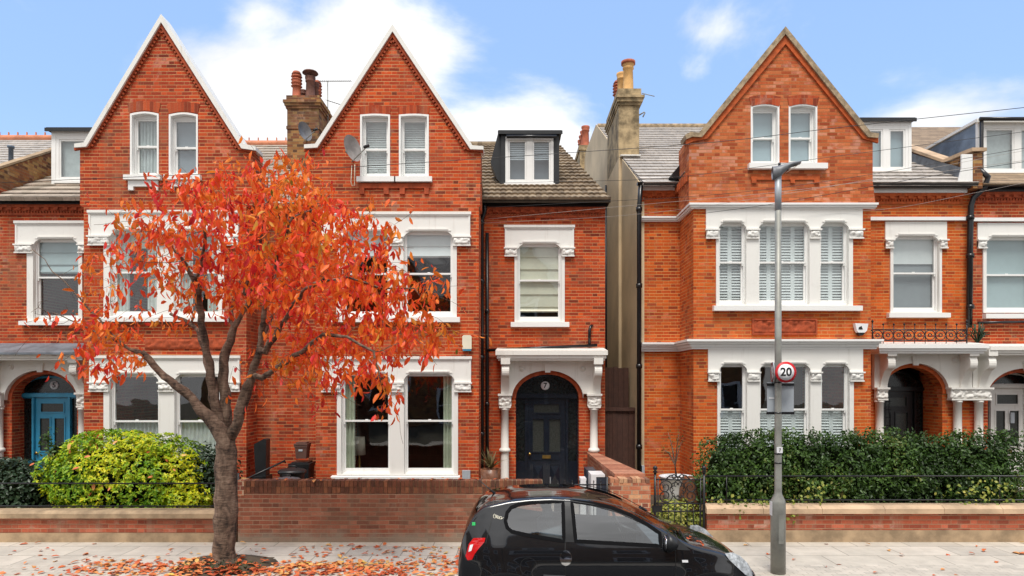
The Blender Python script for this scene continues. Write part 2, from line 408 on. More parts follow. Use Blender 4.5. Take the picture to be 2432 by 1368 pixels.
        if parent is not None:
            o.parent = parent
            if parent.type == 'EMPTY': o.matrix_parent_inverse = Matrix.Translation(-parent.location)
        for k, v in kw.items(): o[k] = v
        return o
def thing(name, loc, label, cat, group=None):
    o = bpy.data.objects.new(name, None); COL.objects.link(o); o.location = loc; o.empty_display_size = .2
    o['label'] = label; o['category'] = cat
    if group: o['group'] = group
    return o
def tag(o, label, cat, group=None):
    o['label'] = label; o['category'] = cat
    if group: o['group'] = group
    return o
def struct(o): o['kind'] = 'structure'; return o
def text(s, size, loc, mat, parent, name, ext=.004, bold=0.):
    cu = bpy.data.curves.new('t', 'FONT'); cu.body = s; cu.size = size; cu.extrude = ext; cu.offset = bold
    cu.align_x = 'CENTER'; cu.align_y = 'CENTER'
    t = bpy.data.objects.new('t', cu); COL.objects.link(t)
    bpy.context.view_layer.update()
    me = bpy.data.meshes.new_from_object(t.evaluated_get(bpy.context.evaluated_depsgraph_get()))
    bpy.data.objects.remove(t); me.materials.clear(); me.materials.append(mat)
    me.transform(Matrix.Translation(loc) @ Matrix.Rotation(rad(90), 4, 'X')); me.name = name
    o = bpy.data.objects.new(name, me); COL.objects.link(o)
    if parent is not None:
        o.parent = parent
        if parent.type == 'EMPTY': o.matrix_parent_inverse = Matrix.Translation(-parent.location)
    return o
def rect(x0, x1, z0, z1): return [(x0, z0), (x1, z0), (x1, z1), (x0, z1)]
def prect(a, b, t, bo, Y): return rect(X(a, Y), X(b, Y), Z(bo, Y), Z(t, Y))
def P(pts, Y): return [(X(a, Y), Z(b, Y)) for a, b in pts]
def arch(x0, x1, zb, zs, zt, n=18):
    """opening outline: straight jambs to zs, then elliptic head to zt"""
    c, w = (x0 + x1) / 2, (x1 - x0) / 2
    return [(x0, zb), (x1, zb)] + [(c + w * math.cos(math.pi * i / n), zs + (zt - zs) * math.sin(math.pi * i / n)) for i in range(n + 1)]
def segrect(x0, x1, z0, z1, rise, n=6):
    pts = [(x0, z0), (x1, z0)]
    for i in range(n + 1):
        t = i / n; pts.append((x1 + (x0 - x1) * t, z1 - rise + rise * math.sin(math.pi * t)))
    return pts
def wave_sheet(x0, x1, y, z0, z1, amp, per, taper=0., n=None):
    m = MB(); n = n or max(8, int((x1 - x0) / per * 8)); vs = []; fs = []; nz = 4
    ph = R.random() * 6
    for j in range(nz + 1):
        z = z0 + (z1 - z0) * j / nz; k = 1 - taper * math.sin(math.pi * min(1, j / nz * 1.2)) * .5
        for i in range(n + 1):
            t = i / n
            vs.append((x0 + (x1 - x0) * t * k if taper >= 0 else x1 - (x1 - x0) * (1 - t) * (1 + taper * math.sin(math.pi * min(1, j / nz * 1.2)) * .5), y + amp * math.sin(t * (x1 - x0) / per * 2 * math.pi + ph + .4 * math.sin(3 * t)), z))
    for j in range(nz):
        for i in range(n):
            a = j * (n + 1) + i; fs.append((a, a + 1, a + n + 2, a + n + 1))
    m.add(vs, fs, True); return m
def carved(x0, x1, z0, z1, y, d=.05, seed=0, dz=.02):
    """carved foliage block: displaced front grid"""
    rr = random.Random(seed); m = MB(); nx, nz = max(6, int((x1 - x0) / dz)), max(5, int((z1 - z0) / dz)); vs = []; fs = []
    bl = [(rr.uniform(x0, x1), rr.uniform(z0, z1), rr.uniform(.025, .06), rr.uniform(.4, 1)) for _ in range(int(26 * (x1 - x0) / .3))]
    for j in range(nz + 1):
        for i in range(nx + 1):
            x = x0 + (x1 - x0) * i / nx; z = z0 + (z1 - z0) * j / nz
            h = max([a * math.sqrt(max(0, 1 - ((x - bx) ** 2 + (z - bz) ** 2) / r / r)) for bx, bz, r, a in bl] + [0])
            e = 1 if 0 < i < nx and 0 < j < nz else 0
            vs.append((x, y - d * h * e, z))
    for j in range(nz):
        for i in range(nx):
            a = j * (nx + 1) + i; fs.append((a, a + 1, a + nx + 2, a + nx + 1))
    m.add(vs, fs, True); m.box(x0, x1, y + .002, y + .1, z0, z1); return m

# ---------------------------------------------------------------- windows
def fill_panel(w, kind, a, b, z0, z1, y, zr):
    """what hangs behind one light (a..b, z0..z1); zr = meeting rail height"""
    if kind == 'venetian':
        m = MB(); z = z0 + .01
        while z < z1 - .02:
            m.add([(a, y, z), (b, y, z), (b, y + .03, z + .032), (a, y + .03, z + .032)], [(0, 1, 2, 3)]); z += .05
        m.box(a, b, y - .01, y + .04, z1 - .04, z1); m.box(a, b, y + .05, y + .055, z0, z1)
        m.build('blind', M['blindwhite'], w)
    elif kind == 'shutter' or kind == 'shutterlow':
        zt = z1 if kind == 'shutter' else zr
        m = MB(); n = 2 if b - a > .75 else 1
        ws = (b - a) / n
        for k in range(n):
            c0, c1 = a + ws * k, a + ws * (k + 1)
            st = .05
            mid = (c0 + c1) / 2
            for q0, q1 in ((c0, c0 + .02), (mid - st * .9, mid + st * .9), (c1 - .02, c1)): m.box(q0, q1, y, y + .03, z0, zt)
            m.box(c0, c1, y + .001, y + .029, z0, z0 + .05); m.box(c0, c1, y + .001, y + .029, zt - .05, zt)
            for q0, q1 in ((c0 + .02, mid - st * .9), (mid + st * .9, c1 - .02)):
                z = z0 + .06
                while z < zt - .07:
                    m.add([(q0, y - .005, z), (q1, y - .005, z), (q1, y + .025, z + .044), (q0, y + .025, z + .044)], [(0, 1, 2, 3)]); z += .062
        m.build('shutter', M['blindwhite'], w)
        MB().box(a, b, y + .12, y + .13, z0, zt).build('inner_blind', M['blindwhite'], w)
    elif kind[0] == 'roman':
        zb = kind[1]; m = MB(); k = 0; z = z1
        while z > zb + .02:
            zn = max(zb, z - .3); bl = .03 if zn > zb + .05 else .05
            m.add([(a, y, z), (b, y, z), (b, y - bl, zn + .03), (a, y - bl, zn + .03), (b, y, zn), (a, y, zn)], [(0, 1, 2, 3), (3, 2, 4, 5)]); z = zn
        m.build('blind', M[kind[2]], w)
    elif kind[0] == 'flat':
        MB().box(a, b, y, y + .01, kind[1], z1).build('blind', M[kind[2]], w)
    elif kind == 'cafe':
        wave_sheet(a, b, y, z0, zr, .018, .09).build('curtain', M['net'], w)
    elif kind == 'curtainL': wave_sheet(a, a + .24, y, z0, z1, .03, .08).build('curtain', M['curtain'], w)
    elif kind == 'curtainR': wave_sheet(b - .24, b, y, z0, z1, .03, .08).build('curtain', M['curtain'], w)
    elif kind == 'curtain2':
        wave_sheet(a, a + .3, y, z0, z1, .03, .08).build('curtain', M['net'], w); wave_sheet(b - .3, b, y, z0, z1, .03, .08).build('curtain', M['net'], w)
def sash(m, a, b, z0, z1, y, zr, head=None):
    """double hung sash: upper light set forward of lower"""
    e = .055
    m.plate(rect(a, b, z0, z1), [rect(a + .03, b - .03, z0 + .03, z1 - .03)], y, y + .12)
    a2, b2 = a + .03, b - .03
    m.plate(rect(a2, b2, zr - .02, z1 - .03), [rect(a2 + .03, b2 - .03, zr + .02, z1 - .03 - e * .7)], y + .02, y + .06)
    m.plate(rect(a2, b2, z0 + .03, zr + .018), [rect(a2 + .035, b2 - .035, z0 + .03 + .085, zr - .022)], y + .065, y + .105)
    for q in (a2 + .004, b2 - .03): m.box(q, q + .026, y + .022, y + .058, zr - .075, zr - .0205)
    m.box((a + b) / 2 - .03, (a + b) / 2 + .03, y + .03, y + .055, zr + .0195, zr + .035)
    return (a2 + .03, b2 - .03, zr + .02, z1 - .03 - e * .7, y + .04), (a2 + .035, b2 - .035, z0 + .115, zr - .022, y + .085)
def window(house, Y, sur, jamb, lights, top, bot, rail, sill, kinds, ch=16, glass='glass', caps=True, label=None, band=True, cap_in=True, fillz=None):
    x0, x1, t, cb = X(sur[0], Y), X(sur[1], Y), Z(sur[2], Y), Z(sur[3], Y)
    j0, j1 = X(jamb[0], Y), X(jamb[1], Y); zb = Z(bot, Y); zt = Z(top, Y)
    L = [(X(a, Y), X(b, Y)) for a, b in lights]; c = ch * Y / 1600
    holes = [[(a, zb + .001), (b, zb + .001), (b, zt - c * .9), (b - c * .35, zt - c * .45), (b - c, zt), (a + c, zt), (a + c * .35, zt - c * .45), (a, zt - c * .9)] for a, b in L]
    outer = [(j0, zb - .02), (j1, zb - .02), (j1, cb), (x1, cb), (x1, t), (x0, t), (x0, cb), (j0, cb)]
    m = MB(); zr = Z(rail, Y); panes = []
    for a, b in L: panes += sash(m, a + .002, b - .002, zb + .002, zt - .001, Y + .055, zr)
    w = m.build('window', M['white'], house)
    if label: w['label'] = label
    s = MB().plate(outer, holes, Y - .035, Y + .054)
    if band:
        s.box(x0 - .02, x1 + .02, Y - .075, Y - .036, t - .045, t + .015)
        s.box(x0 - .01, x1 + .01, Y - .055, Y - .0355, t - .075, t - .047)
        for q in (x0 + .001, x1 - .041): s.box(q, q + .04, Y - .052, Y - .0352, cb + .16, t - .077)
    for a, b in L:      # hood mould over each light
        s.box(a + c * .7, b - c * .7, Y - .06, Y - .0353, zt + .02, zt + .045); s.box(a + c * .3, b - c * .3, Y - .048, Y - .0354, zt - .004, zt + .018)
    s.build('surround', M['offwhite'], w)
    if caps:
        ch_ = .17; segs = []
        edges = [x0 - .01] + [v for ab in L for v in ab] + [x1 + .01]
        for i in range(0, len(edges), 2): segs.append((edges[i], edges[i + 1]))
        for i, (a, b) in enumerate(segs):
            if b - a < .08: continue
            k = carved(a + .01, b - .01, cb + .02, cb + ch_, Y - .055, .055, seed=int(a * 100) + 7)
            k.box(a - .012, b + .012, Y - .10, Y - .036, cb + ch_ + .002, cb + ch_ + .035); k.box(a, b, Y - .08, Y - .036, cb - .012, cb + .018)
            k.build('capital', M['offwhite'], w)
    if sill:
        sx0, sx1, st, sb = sill
        q = MB(); zs, zs2 = Z(st, Y), Z(sb, Y); a, b = X(sx0, Y), X(sx1, Y)
        q.add([(a, Y - .13, zs2), (b, Y - .13, zs2), (b, Y + .08, zs2), (a, Y + .08, zs2), (a, Y - .13, zs - .015), (b, Y - .13, zs - .015), (b, Y + .08, zs + .012), (a, Y + .08, zs + .012)],
              [(0, 1, 5, 4), (1, 2, 6, 5), (2, 3, 7, 6), (3, 0, 4, 7), (4, 5, 6, 7), (3, 2, 1, 0)])
        q.build('sill', M['white'], w)
    for a, b, q0, q1, yy in panes:
        MB().add([(a, yy, q0), (b, yy, q0), (b, yy, q1), (a, yy, q1)], [(0, 1, 2, 3)]).build('pane', M[glass], w)
    for (a, b), kk in zip(L, kinds):
        for ik, kd in enumerate(kk if isinstance(kk, list) else [kk]):
            if kd: fill_panel(w, kd, a + .02, b - .02, zb + .02, zt - .02, Y + .17 + .03 * ik, zr)
    return rect(j0 + .02, j1 - .02, zb - .01, zt + .03)   # hole for the wall
def gable_window(house, Y, a, b, t, bo, rail, kind, glass='glass', rise=.045, sill=None, lining=.07, side_show=0):
    x0, x1, z0, z1 = X(a, Y), X(b, Y), Z(bo, Y), Z(t, Y); zr = Z(rail, Y)
    m = MB(); m.plate(segrect(x0 - .004, x1 + .004, z0, z1 + .004, rise), [segrect(x0 + .035, x1 - .035, z0 + .02, z1 - .035, rise)], Y - .015, Y + .10)
    pn = sash(m, x0 + .036, x1 - .036, z0 + .022, z1 - .04 - rise, Y + .102, zr)
    m.box(x0 + .036, x1 - .036, Y + .101, Y + .2, z1 - .039 - rise, z1 - .035)
    w = m.build('window', M['white'], house)
    for p, q, r0, r1, yy in pn: MB().add([(p, yy, r0), (q, yy, r0), (q, yy, r1), (p, yy, r1)], [(0, 1, 2, 3)]).build('pane', M[glass], w)
    for ik, kd in enumerate(kind if isinstance(kind, list) else [kind]):
        if kd: fill_panel(w, kd, x0 + .07, x1 - .07, z0 + .05, z1 - .08, Y + .222 + .03 * ik, zr)
    if sill:
        MB().pbox(sill[0], sill[1], sill[2], sill[3], Y, Y - .11, Y - .013).build('sill', M['white'], w)
    return segrect(x0, x1, z0, z1, rise)
def room(mb, Y, x0, x1, z0, z1, d=3.2):
    pass
# ---------------------------------------------------------------- eaves, gables, roofs
def eaves(house, x0, x1, Y, py_top, zt, dent=True, fascia='black', right_over=.08, left_over=0., brickm='rubbed'):
    """gutter + fascia + two dentil courses under a wing roof. zt = top of gutter height"""
    g = MB(); n = 6
    prof = [(math.cos(math.pi + math.pi * i / n) * .07, math.sin(math.pi + math.pi * i / n) * .075) for i in range(n + 1)]
    vs = []; fs = []
    for xx in (x0 - left_over, x1 + right_over):
        for a, b in prof: vs.append((xx, Y - .17 + a, zt + b))
    k = len(prof)
    for i in range(k - 1): fs.append((i, i + 1, k + i + 1, k + i))
    fs.append(tuple(range(k))); fs.append(tuple(k + i for i in range(k))[::-1])
    g.add(vs, fs, True); g.build('gutter', M['black'], house)
    MB().box(x0, x1 + right_over * .6, Y - .095, Y - .003, zt - .15, zt + .02).build('fascia', M[fascia], house)
    d = MB(); z = zt - .15
    d.box(x0, x1, Y - .07, Y - .002, z - .07, z - .003)
    d.box(x0, x1, Y - .035, Y - .002, z - .145, z - .073)
    x = x0 + .03
    while x < x1 - .05:
        d.box(x, x + .11, Y - .075, Y - .036, z - .13, z - .071); x += .22
    d.box(x0, x1, Y - .03, Y - .0021, z - .25, z - .20)
    x = x0 + .02
    while x < x1 - .02:
        d.box(x, x + .035, Y - .03, Y - .002, z - .2, z - .147); x += .07
    d.build('dentil_course', M[brickm], house)
def gable_trim(house, Y, outer, lower, mat, bandpx, dentil=True, bandmat='rubbed'):
    Yc = Y - .1
    poly = P(outer, Yc) + P(lower[::-1], Yc)
    m = MB().plate(poly, [], Yc, Y + .32)
    m.build('coping', mat, house)
    # corbel band just beneath
    k = len(lower); ai = min(range(k), key=lambda i: lower[i][1])
    band = []; lw = P(lower, Y - .05)
    out = [(x, z - .002) for x, z in lw]; off = bandpx * Y / 1600
    inn = [(x, z - off * (1.0 if 0 < i < k - 1 else .8)) for i, (x, z) in enumerate(lw)]
    # offset perpendicular: along slopes vertical offset must be larger
    ap = lw[ai]
    inn = []
    for i, (x, z) in enumerate(lw):
        if i == ai: inn.append((x, z - off * 2.0))
        elif i in (ai - 1,): inn.append((x + off * .95, z - off * .35))
        elif i in (ai + 1,): inn.append((x - off * .95, z - off * .35))
        else: inn.append((x, z - off))
    MB().plate(out + inn[::-1], [], Y - .055, Y + .002).build('corbel_band', M[bandmat], house)
    if dentil:
        d = MB()
        for A, B, sg in ((inn[ai - 1], inn[ai], 1), (inn[ai], inn[ai + 1], 1)):
            A = Vector(A); B = Vector(B); L_ = (B - A).length; t = (B - A) / L_; nn = Vector((t.y, -t.x))
            if nn.y > 0: nn = -nn
            s = .06
            while s < L_ - .08:
                p = A + t * s; q = A + t * (s + .045)
                d.plate([tuple(p), tuple(q), tuple(q + nn * .05), tuple(p + nn * .05)], [], Y - .045, Y + .001); s += .088
        d.build('dentil_course', M[bandmat], house)
def quadsheet(c, th=.06):
    """c: 4 corners eaveL, eaveR, ridgeR, ridgeL -> slab"""
    c = [Vector(p) for p in c]; n = (c[1] - c[0]).cross(c[3] - c[0]).normalized()
    if n.z < 0: n = -n
    vs = [p for p in c] + [p - n * th for p in c]
    return vs, [(0, 1, 2, 3), (7, 6, 5, 4), (0, 4, 5, 1), (1, 5, 6, 2), (2, 6, 7, 3), (3, 7, 4, 0)]
def pantiles(c, row=.40, per=.14, amp=.022, step=.045):
    c = [Vector(p) for p in c]; H = ((c[3] + c[2]) / 2 - (c[0] + c[1]) / 2).length; nr = int(H / row)
    W = (c[1] - c[0]).length; nx = int(W / per * 8)
    n = (c[1] - c[0]).cross(c[3] - c[0]).normalized()
    if n.z < 0: n = -n
    m = MB()
    for r in range(nr):
        vs = []; fs = []
        for j, (t, o) in enumerate(((r / nr, -.02), (r / nr, step), ((r + 1) / nr, .0))):
            l = c[0].lerp(c[3], t); q = c[1].lerp(c[2], t)
            for i in range(nx + 1):
                p = l.lerp(q, i / nx); ph = (p.x / per) % 1
                wv = amp * (abs(math.sin(math.pi * ph)) ** .7)
                vs.append(p + n * (o + (wv if j else wv * .2)) + (c[3] - c[0]).normalized() * 0.)
        for j in range(2):
            for i in range(nx):
                a = j * (nx + 1) + i; fs.append((a, a + 1, a + nx + 2, a + nx + 1))
        m.add(vs, fs, False)
    vs, fs = quadsheet([p - n * .03 for p in c], .05); m.add(vs, fs)
    return m
def slates(c, row=.40, step=.03):
    c = [Vector(p) for p in c]; H = ((c[3] + c[2]) / 2 - (c[0] + c[1]) / 2).length; nr = int(H / row)
    n = (c[1] - c[0]).cross(c[3] - c[0]).normalized()
    if n.z < 0: n = -n
    m = MB()
    for r in range(nr):
        a0, b0 = c[0].lerp(c[3], r / nr), c[1].lerp(c[2], r / nr); a1, b1 = c[0].lerp(c[3], (r + 1) / nr), c[1].lerp(c[2], (r + 1) / nr)
        m.add([a0 - n * .01, b0 - n * .01, b0 + n * step, a0 + n * step, b1, a1], [(0, 1, 2, 3), (3, 2, 4, 5)])
    vs, fs = quadsheet([p - n * .012 for p in c], .05); m.add(vs, fs)
    return m
def ridge_tiles(house, x0, x1, y, z, mat, crest=False):
    m = MB(); m.tube([(x0, y, z), (x1, y, z)], .11, 8)
    if crest:
        x = x0
        while x < x1:
            m.box(x, x + .03, y - .02, y + .02, z + .09, z + .20); x += .3
    m.build('ridge_tiles', mat, house)
def pot(parent, x, y, z, h, r, mat, cowl=None):
    m = MB().lathe([(r * 1.15, 0), (r * 1.15, .05), (r, .08), (r * .88, h * .75), (r * 1.05, h * .78), (r * 1.05, h * .82), (r * .92, h * .84), (r * 1.12, h * .92), (r * 1.12, h), (r * .8, h), (r * .8, h - .1)], (x, y, z), 12)
    if cowl == 'rings':
        for k in range(4): m.lathe([(r * .95, 0), (r * 1.3, .03), (r * .95, .07)], (x, y, z + h * .62 + k * .09), 12)
        m.lathe([(r * 1.15, 0), (r * .8, .08), (r * .2, .11)], (x, y, z + h * .62 + .36), 12)
    if cowl == 'cap': m.lathe([(r * .5, 0), (r * .5, .1), (r * 1.7, .1), (r * 1.5, .14), (r * .4, .2)], (x, y, z + h), 14)
    m.build('chimney_pot', mat, parent)
# ---------------------------------------------------------------- porch, door, dormer
def dormer(house, Y, a, b, t, bo, roofz, win, splits, mat, cheek, roofmat, oh=.1, kind=None, glass='glasssky', cheek_over=0., topband=12):
    """roofz(Y) gives the roof height; win = px rect of the window unit; splits = number of lights"""
    x0, x1, z0, z1 = X(a, Y), X(b, Y), Z(bo, Y), Z(t, Y)
    wx0, wx1, wz0, wz1 = X(win[0], Y), X(win[1], Y), Z(win[3], Y), Z(win[2], Y)
    yb = Y + (z1 - roofz(Y)) / .54
    m = MB().plate(rect(x0, x1, z0 - .1, z1), [rect(wx0, wx1, wz0, wz1)], Y, Y + .08)
    d = m.build('dormer', mat, house)
    for q0, q1 in ((x0 + .001, x0 + .06), (x1 - .06, x1 - .001)):
        T = lambda u, k, v: (k, u, v); c = MB()
        c.plate([(Y + .081, z0 - .1), (yb, roofz(yb) - .1), (yb, z1 - .001), (Y + .081, z1 - .001)], [], q0, q1, T)
        c.build('cheek', cheek, d)
    r = MB().box(x0 - oh, x1 + oh, Y - oh, yb + .3, z1 + .002, z1 + .075)
    r.box(x0 - oh - .02, x1 + oh + .02, Y - oh - .03, Y - oh - .001, z1 - .03, z1 + .055); r.build('dormer_roof', roofmat, d)
    f = MB(); n = splits; wd = (wx1 - wx0) / n; holes = []
    for i in range(n): holes.append(rect(wx0 + wd * i + .075, wx0 + wd * (i + 1) - .075, wz0 + .09, wz1 - .09))
    f.plate(rect(wx0 + .002, wx1 - .002, wz0 + .002, wz1 - .002), holes, Y + .01, Y + .07)
    fo = [rect(h[0][0] + .002, h[1][0] - .002, h[0][1] + .002, h[2][1] - .002) for h in holes]
    for h in fo: f.plate(h, [rect(h[0][0] + .04, h[1][0] - .04, h[0][1] + .04, h[2][1] - .04)], Y + .025, Y + .06)
    f.box(wx0 - .03, wx1 + .03, Y - .05, Y - .002, wz0 - .04, wz0 + .02)
    w = f.build('dormer_window', M['white'], d)
    for h in holes:
        MB().add([(h[0][0], Y + .045, h[0][1]), (h[1][0], Y + .045, h[0][1]), (h[1][0], Y + .045, h[2][1]), (h[0][0], Y + .045, h[2][1])], [(0, 1, 2, 3)]).build('pane', M[glass], d)
        if kind == 'half':
            hh = h[2][1] - h[0][1]
            q = MB(); z = h[0][1] + hh * .55
            while z < h[2][1]: q.add([(h[0][0], Y + .12, z), (h[1][0], Y + .12, z), (h[1][0], Y + .14, z + .04), (h[0][0], Y + .14, z + .04)], [(0, 1, 2, 3)]); z += .055
            q.build('blind', M['blindwhite'], d)
            MB().box(h[0][0], h[1][0], Y + .3, Y + .31, h[0][1] - .1, h[2][1]).build('inner_blind', M['blindgrey'], d)
        elif kind: MB().box(h[0][0], h[1][0], Y + .14, Y + .15, h[0][1] - .05, h[2][1] + .02).build('blind', M[kind], d)
    return d
def column(parent, x, y, z0, z1, r=.095):
    h = z1 - z0
    m = MB().lathe([(r * 1.5, 0), (r * 1.5, .12), (r * 1.25, .15), (r * 1.3, .19), (r * 1.02, .24), (r, h * .49), (r, h * .495), (r * 1.3, h * .5), (r * 1.42, h * .505), (r * 1.42, h * .525), (r * 1.25, h * .535), (r * .97, h * .55), (r * .93, h - .06), (r * 1.15, h - .05), (r * 1.15, h - .02), (r * .95, h)], (x, y, z0), 18)
    return m.build('column', M['porch'], parent)
def capital_block(parent, x0, x1, y, z0, z1, seed, d=.06):
    m = carved(x0 + .015, x1 - .015, z0 + .04, z1 - .045, y, d, seed, .018)
    m.box(x0, x1, y - .07, y + .16, z1 - .044, z1); m.box(x0 + .03, x1 - .03, y - .04, y + .15, z0, z0 + .038)
    m.build('capital', M['porch'], parent)
def bracket(parent, x, w, y, z0, z1, proj):
    """scrolled console under the canopy: side profile in (y,z)"""
    h = z1 - z0; pr = [(y, z1), (y - proj, z1), (y - proj, z1 - h * .18)]
    for i in range(9):
        t = -math.pi / 2 + math.pi * i / 8 if False else math.pi / 2 - math.pi * i / 8
        pr.append((y - proj * .78 - math.cos(t) * proj * .22, z1 - h * .36 + math.sin(t) * h * .16))
    for i in range(7):
        t = i / 6; pr.append((y - proj * (.62 - .52 * math.sin(t * math.pi / 2)), z1 - h * .55 - h * .45 * t))
    pr.append((y, z0))
    T = lambda u, k, v: (k, u, v)
    m = MB().plate(pr, [], x - w / 2, x + w / 2, T)
    m.box(x - w * .62, x + w * .62, y - proj * 1.04, y - .001, z1 - h * .17, z1 + .001)
    m.build('bracket', M['porch'], parent)
def porch(house, Y, op, plate, cols, caps, brackets, canopy, depth=.35, ring=True, brk='rubbed9', label=None):
    """op=(a,b,spring,top); plate=(a,b,top,capTop); cols px; caps (a,b,t,b)"""
    a, b, sp, tp = op
    pa, pb, pt, pc = plate
    zs = Z(sp, Y)
    o = 9
    head = [(X(b + o, Y) if False else (X(a - o, Y) + X(b + o, Y)) / 2 + (X(b + o, Y) - X(a - o, Y)) / 2 * math.cos(math.pi * i / 20), Z(sp, Y) + (Z(tp - o, Y) - Z(sp, Y)) * math.sin(math.pi * i / 20)) for i in range(21)]
    outer = [(X(pb, Y), Z(pc, Y)), (X(pb, Y), Z(pt, Y)), (X(pa, Y), Z(pt, Y)), (X(pa, Y), Z(pc, Y)), (X(a - o, Y), Z(pc, Y))] + ([] if abs(pc - sp) < 1 else [(X(a - o, Y), zs)]) + head[::-1][1:-1] + ([] if abs(pc - sp) < 1 else [(X(b + o, Y), zs)]) + [(X(b + o, Y), Z(pc, Y))]
    s = MB().plate(outer, [], Y - .13, Y - .002)
    cx, kz = (X(a, Y) + X(b, Y)) / 2, Z(tp - o, Y)
    s.plate([(cx - .06, kz - .05), (cx + .06, kz - .05), (cx + .08, kz + .16), (cx - .08, kz + .16)], [], Y - .17, Y - .1305)
    for q in (.22, .78):
        xx = X(pa, Y) + (X(pb, Y) - X(pa, Y)) * (.21 if q < .5 else .82); s.lathe([(.07, 0), (.06, -.02), (.03, -.02), (.03, -.035), (.012, -.04)], (xx, Y - .13, Z(pt + 24, Y)), 12, ax='y')
    p = s.build('porch', M['porch'], house)
    if label: p['label'] = label
    if ring:
        hd = lambda oo: [((X(a, Y) + X(b, Y)) / 2 + ((X(b, Y) - X(a, Y)) / 2 + oo) * math.cos(math.pi * i / 20), zs + (Z(tp, Y) - zs + oo) * math.sin(math.pi * i / 20)) for i in range(21)]
        MB().plate(hd(.085) + hd(-.003)[::-1], [], Y - .02, Y + .0025).build('brick_arch', M[brk], p)
    for c in cols: column(p, X(c, Y), Y - .12, .1, Z(caps[0][3], Y))
    for i, c in enumerate(caps): capital_block(p, X(c[0], Y), X(c[1], Y), Y - .19, Z(c[3], Y), Z(c[2], Y), 31 + i + int(c[0]))
    for c in brackets: bracket(p, X(c, Y), .17, Y - .131, Z(pc, Y), Z(pt, Y) - .002, .38)
    ca, cb, ct, cbm, cy, mt = canopy
    x0, x1, z1, z0 = X(ca, cy), X(cb, cy), Z(ct, cy), Z(cbm, cy)
    c = MB(); hh = z1 - z0
    c.box(x0, x1, cy, Y - .003, z0, z1); c.box(x0 - .03, x1 + .03, cy - .045, Y - .0035, z0 + hh * .45, z1 + .012)
    c.box(x0 + .03, x1 - .03, cy + .04, Y - .004, z0 - .05, z0 - .001)
    c.add([(x0 - .03, cy - .045, z1 + .013), (x1 + .03, cy - .045, z1 + .013), (x1, Y - .004, z1 + .1), (x0, Y - .004, z1 + .1)], [(0, 1, 2, 3)])
    c.build('canopy', M[mt], p)
    return p, arch(X(a, Y), X(b, Y), .1, zs, Z(tp, Y))
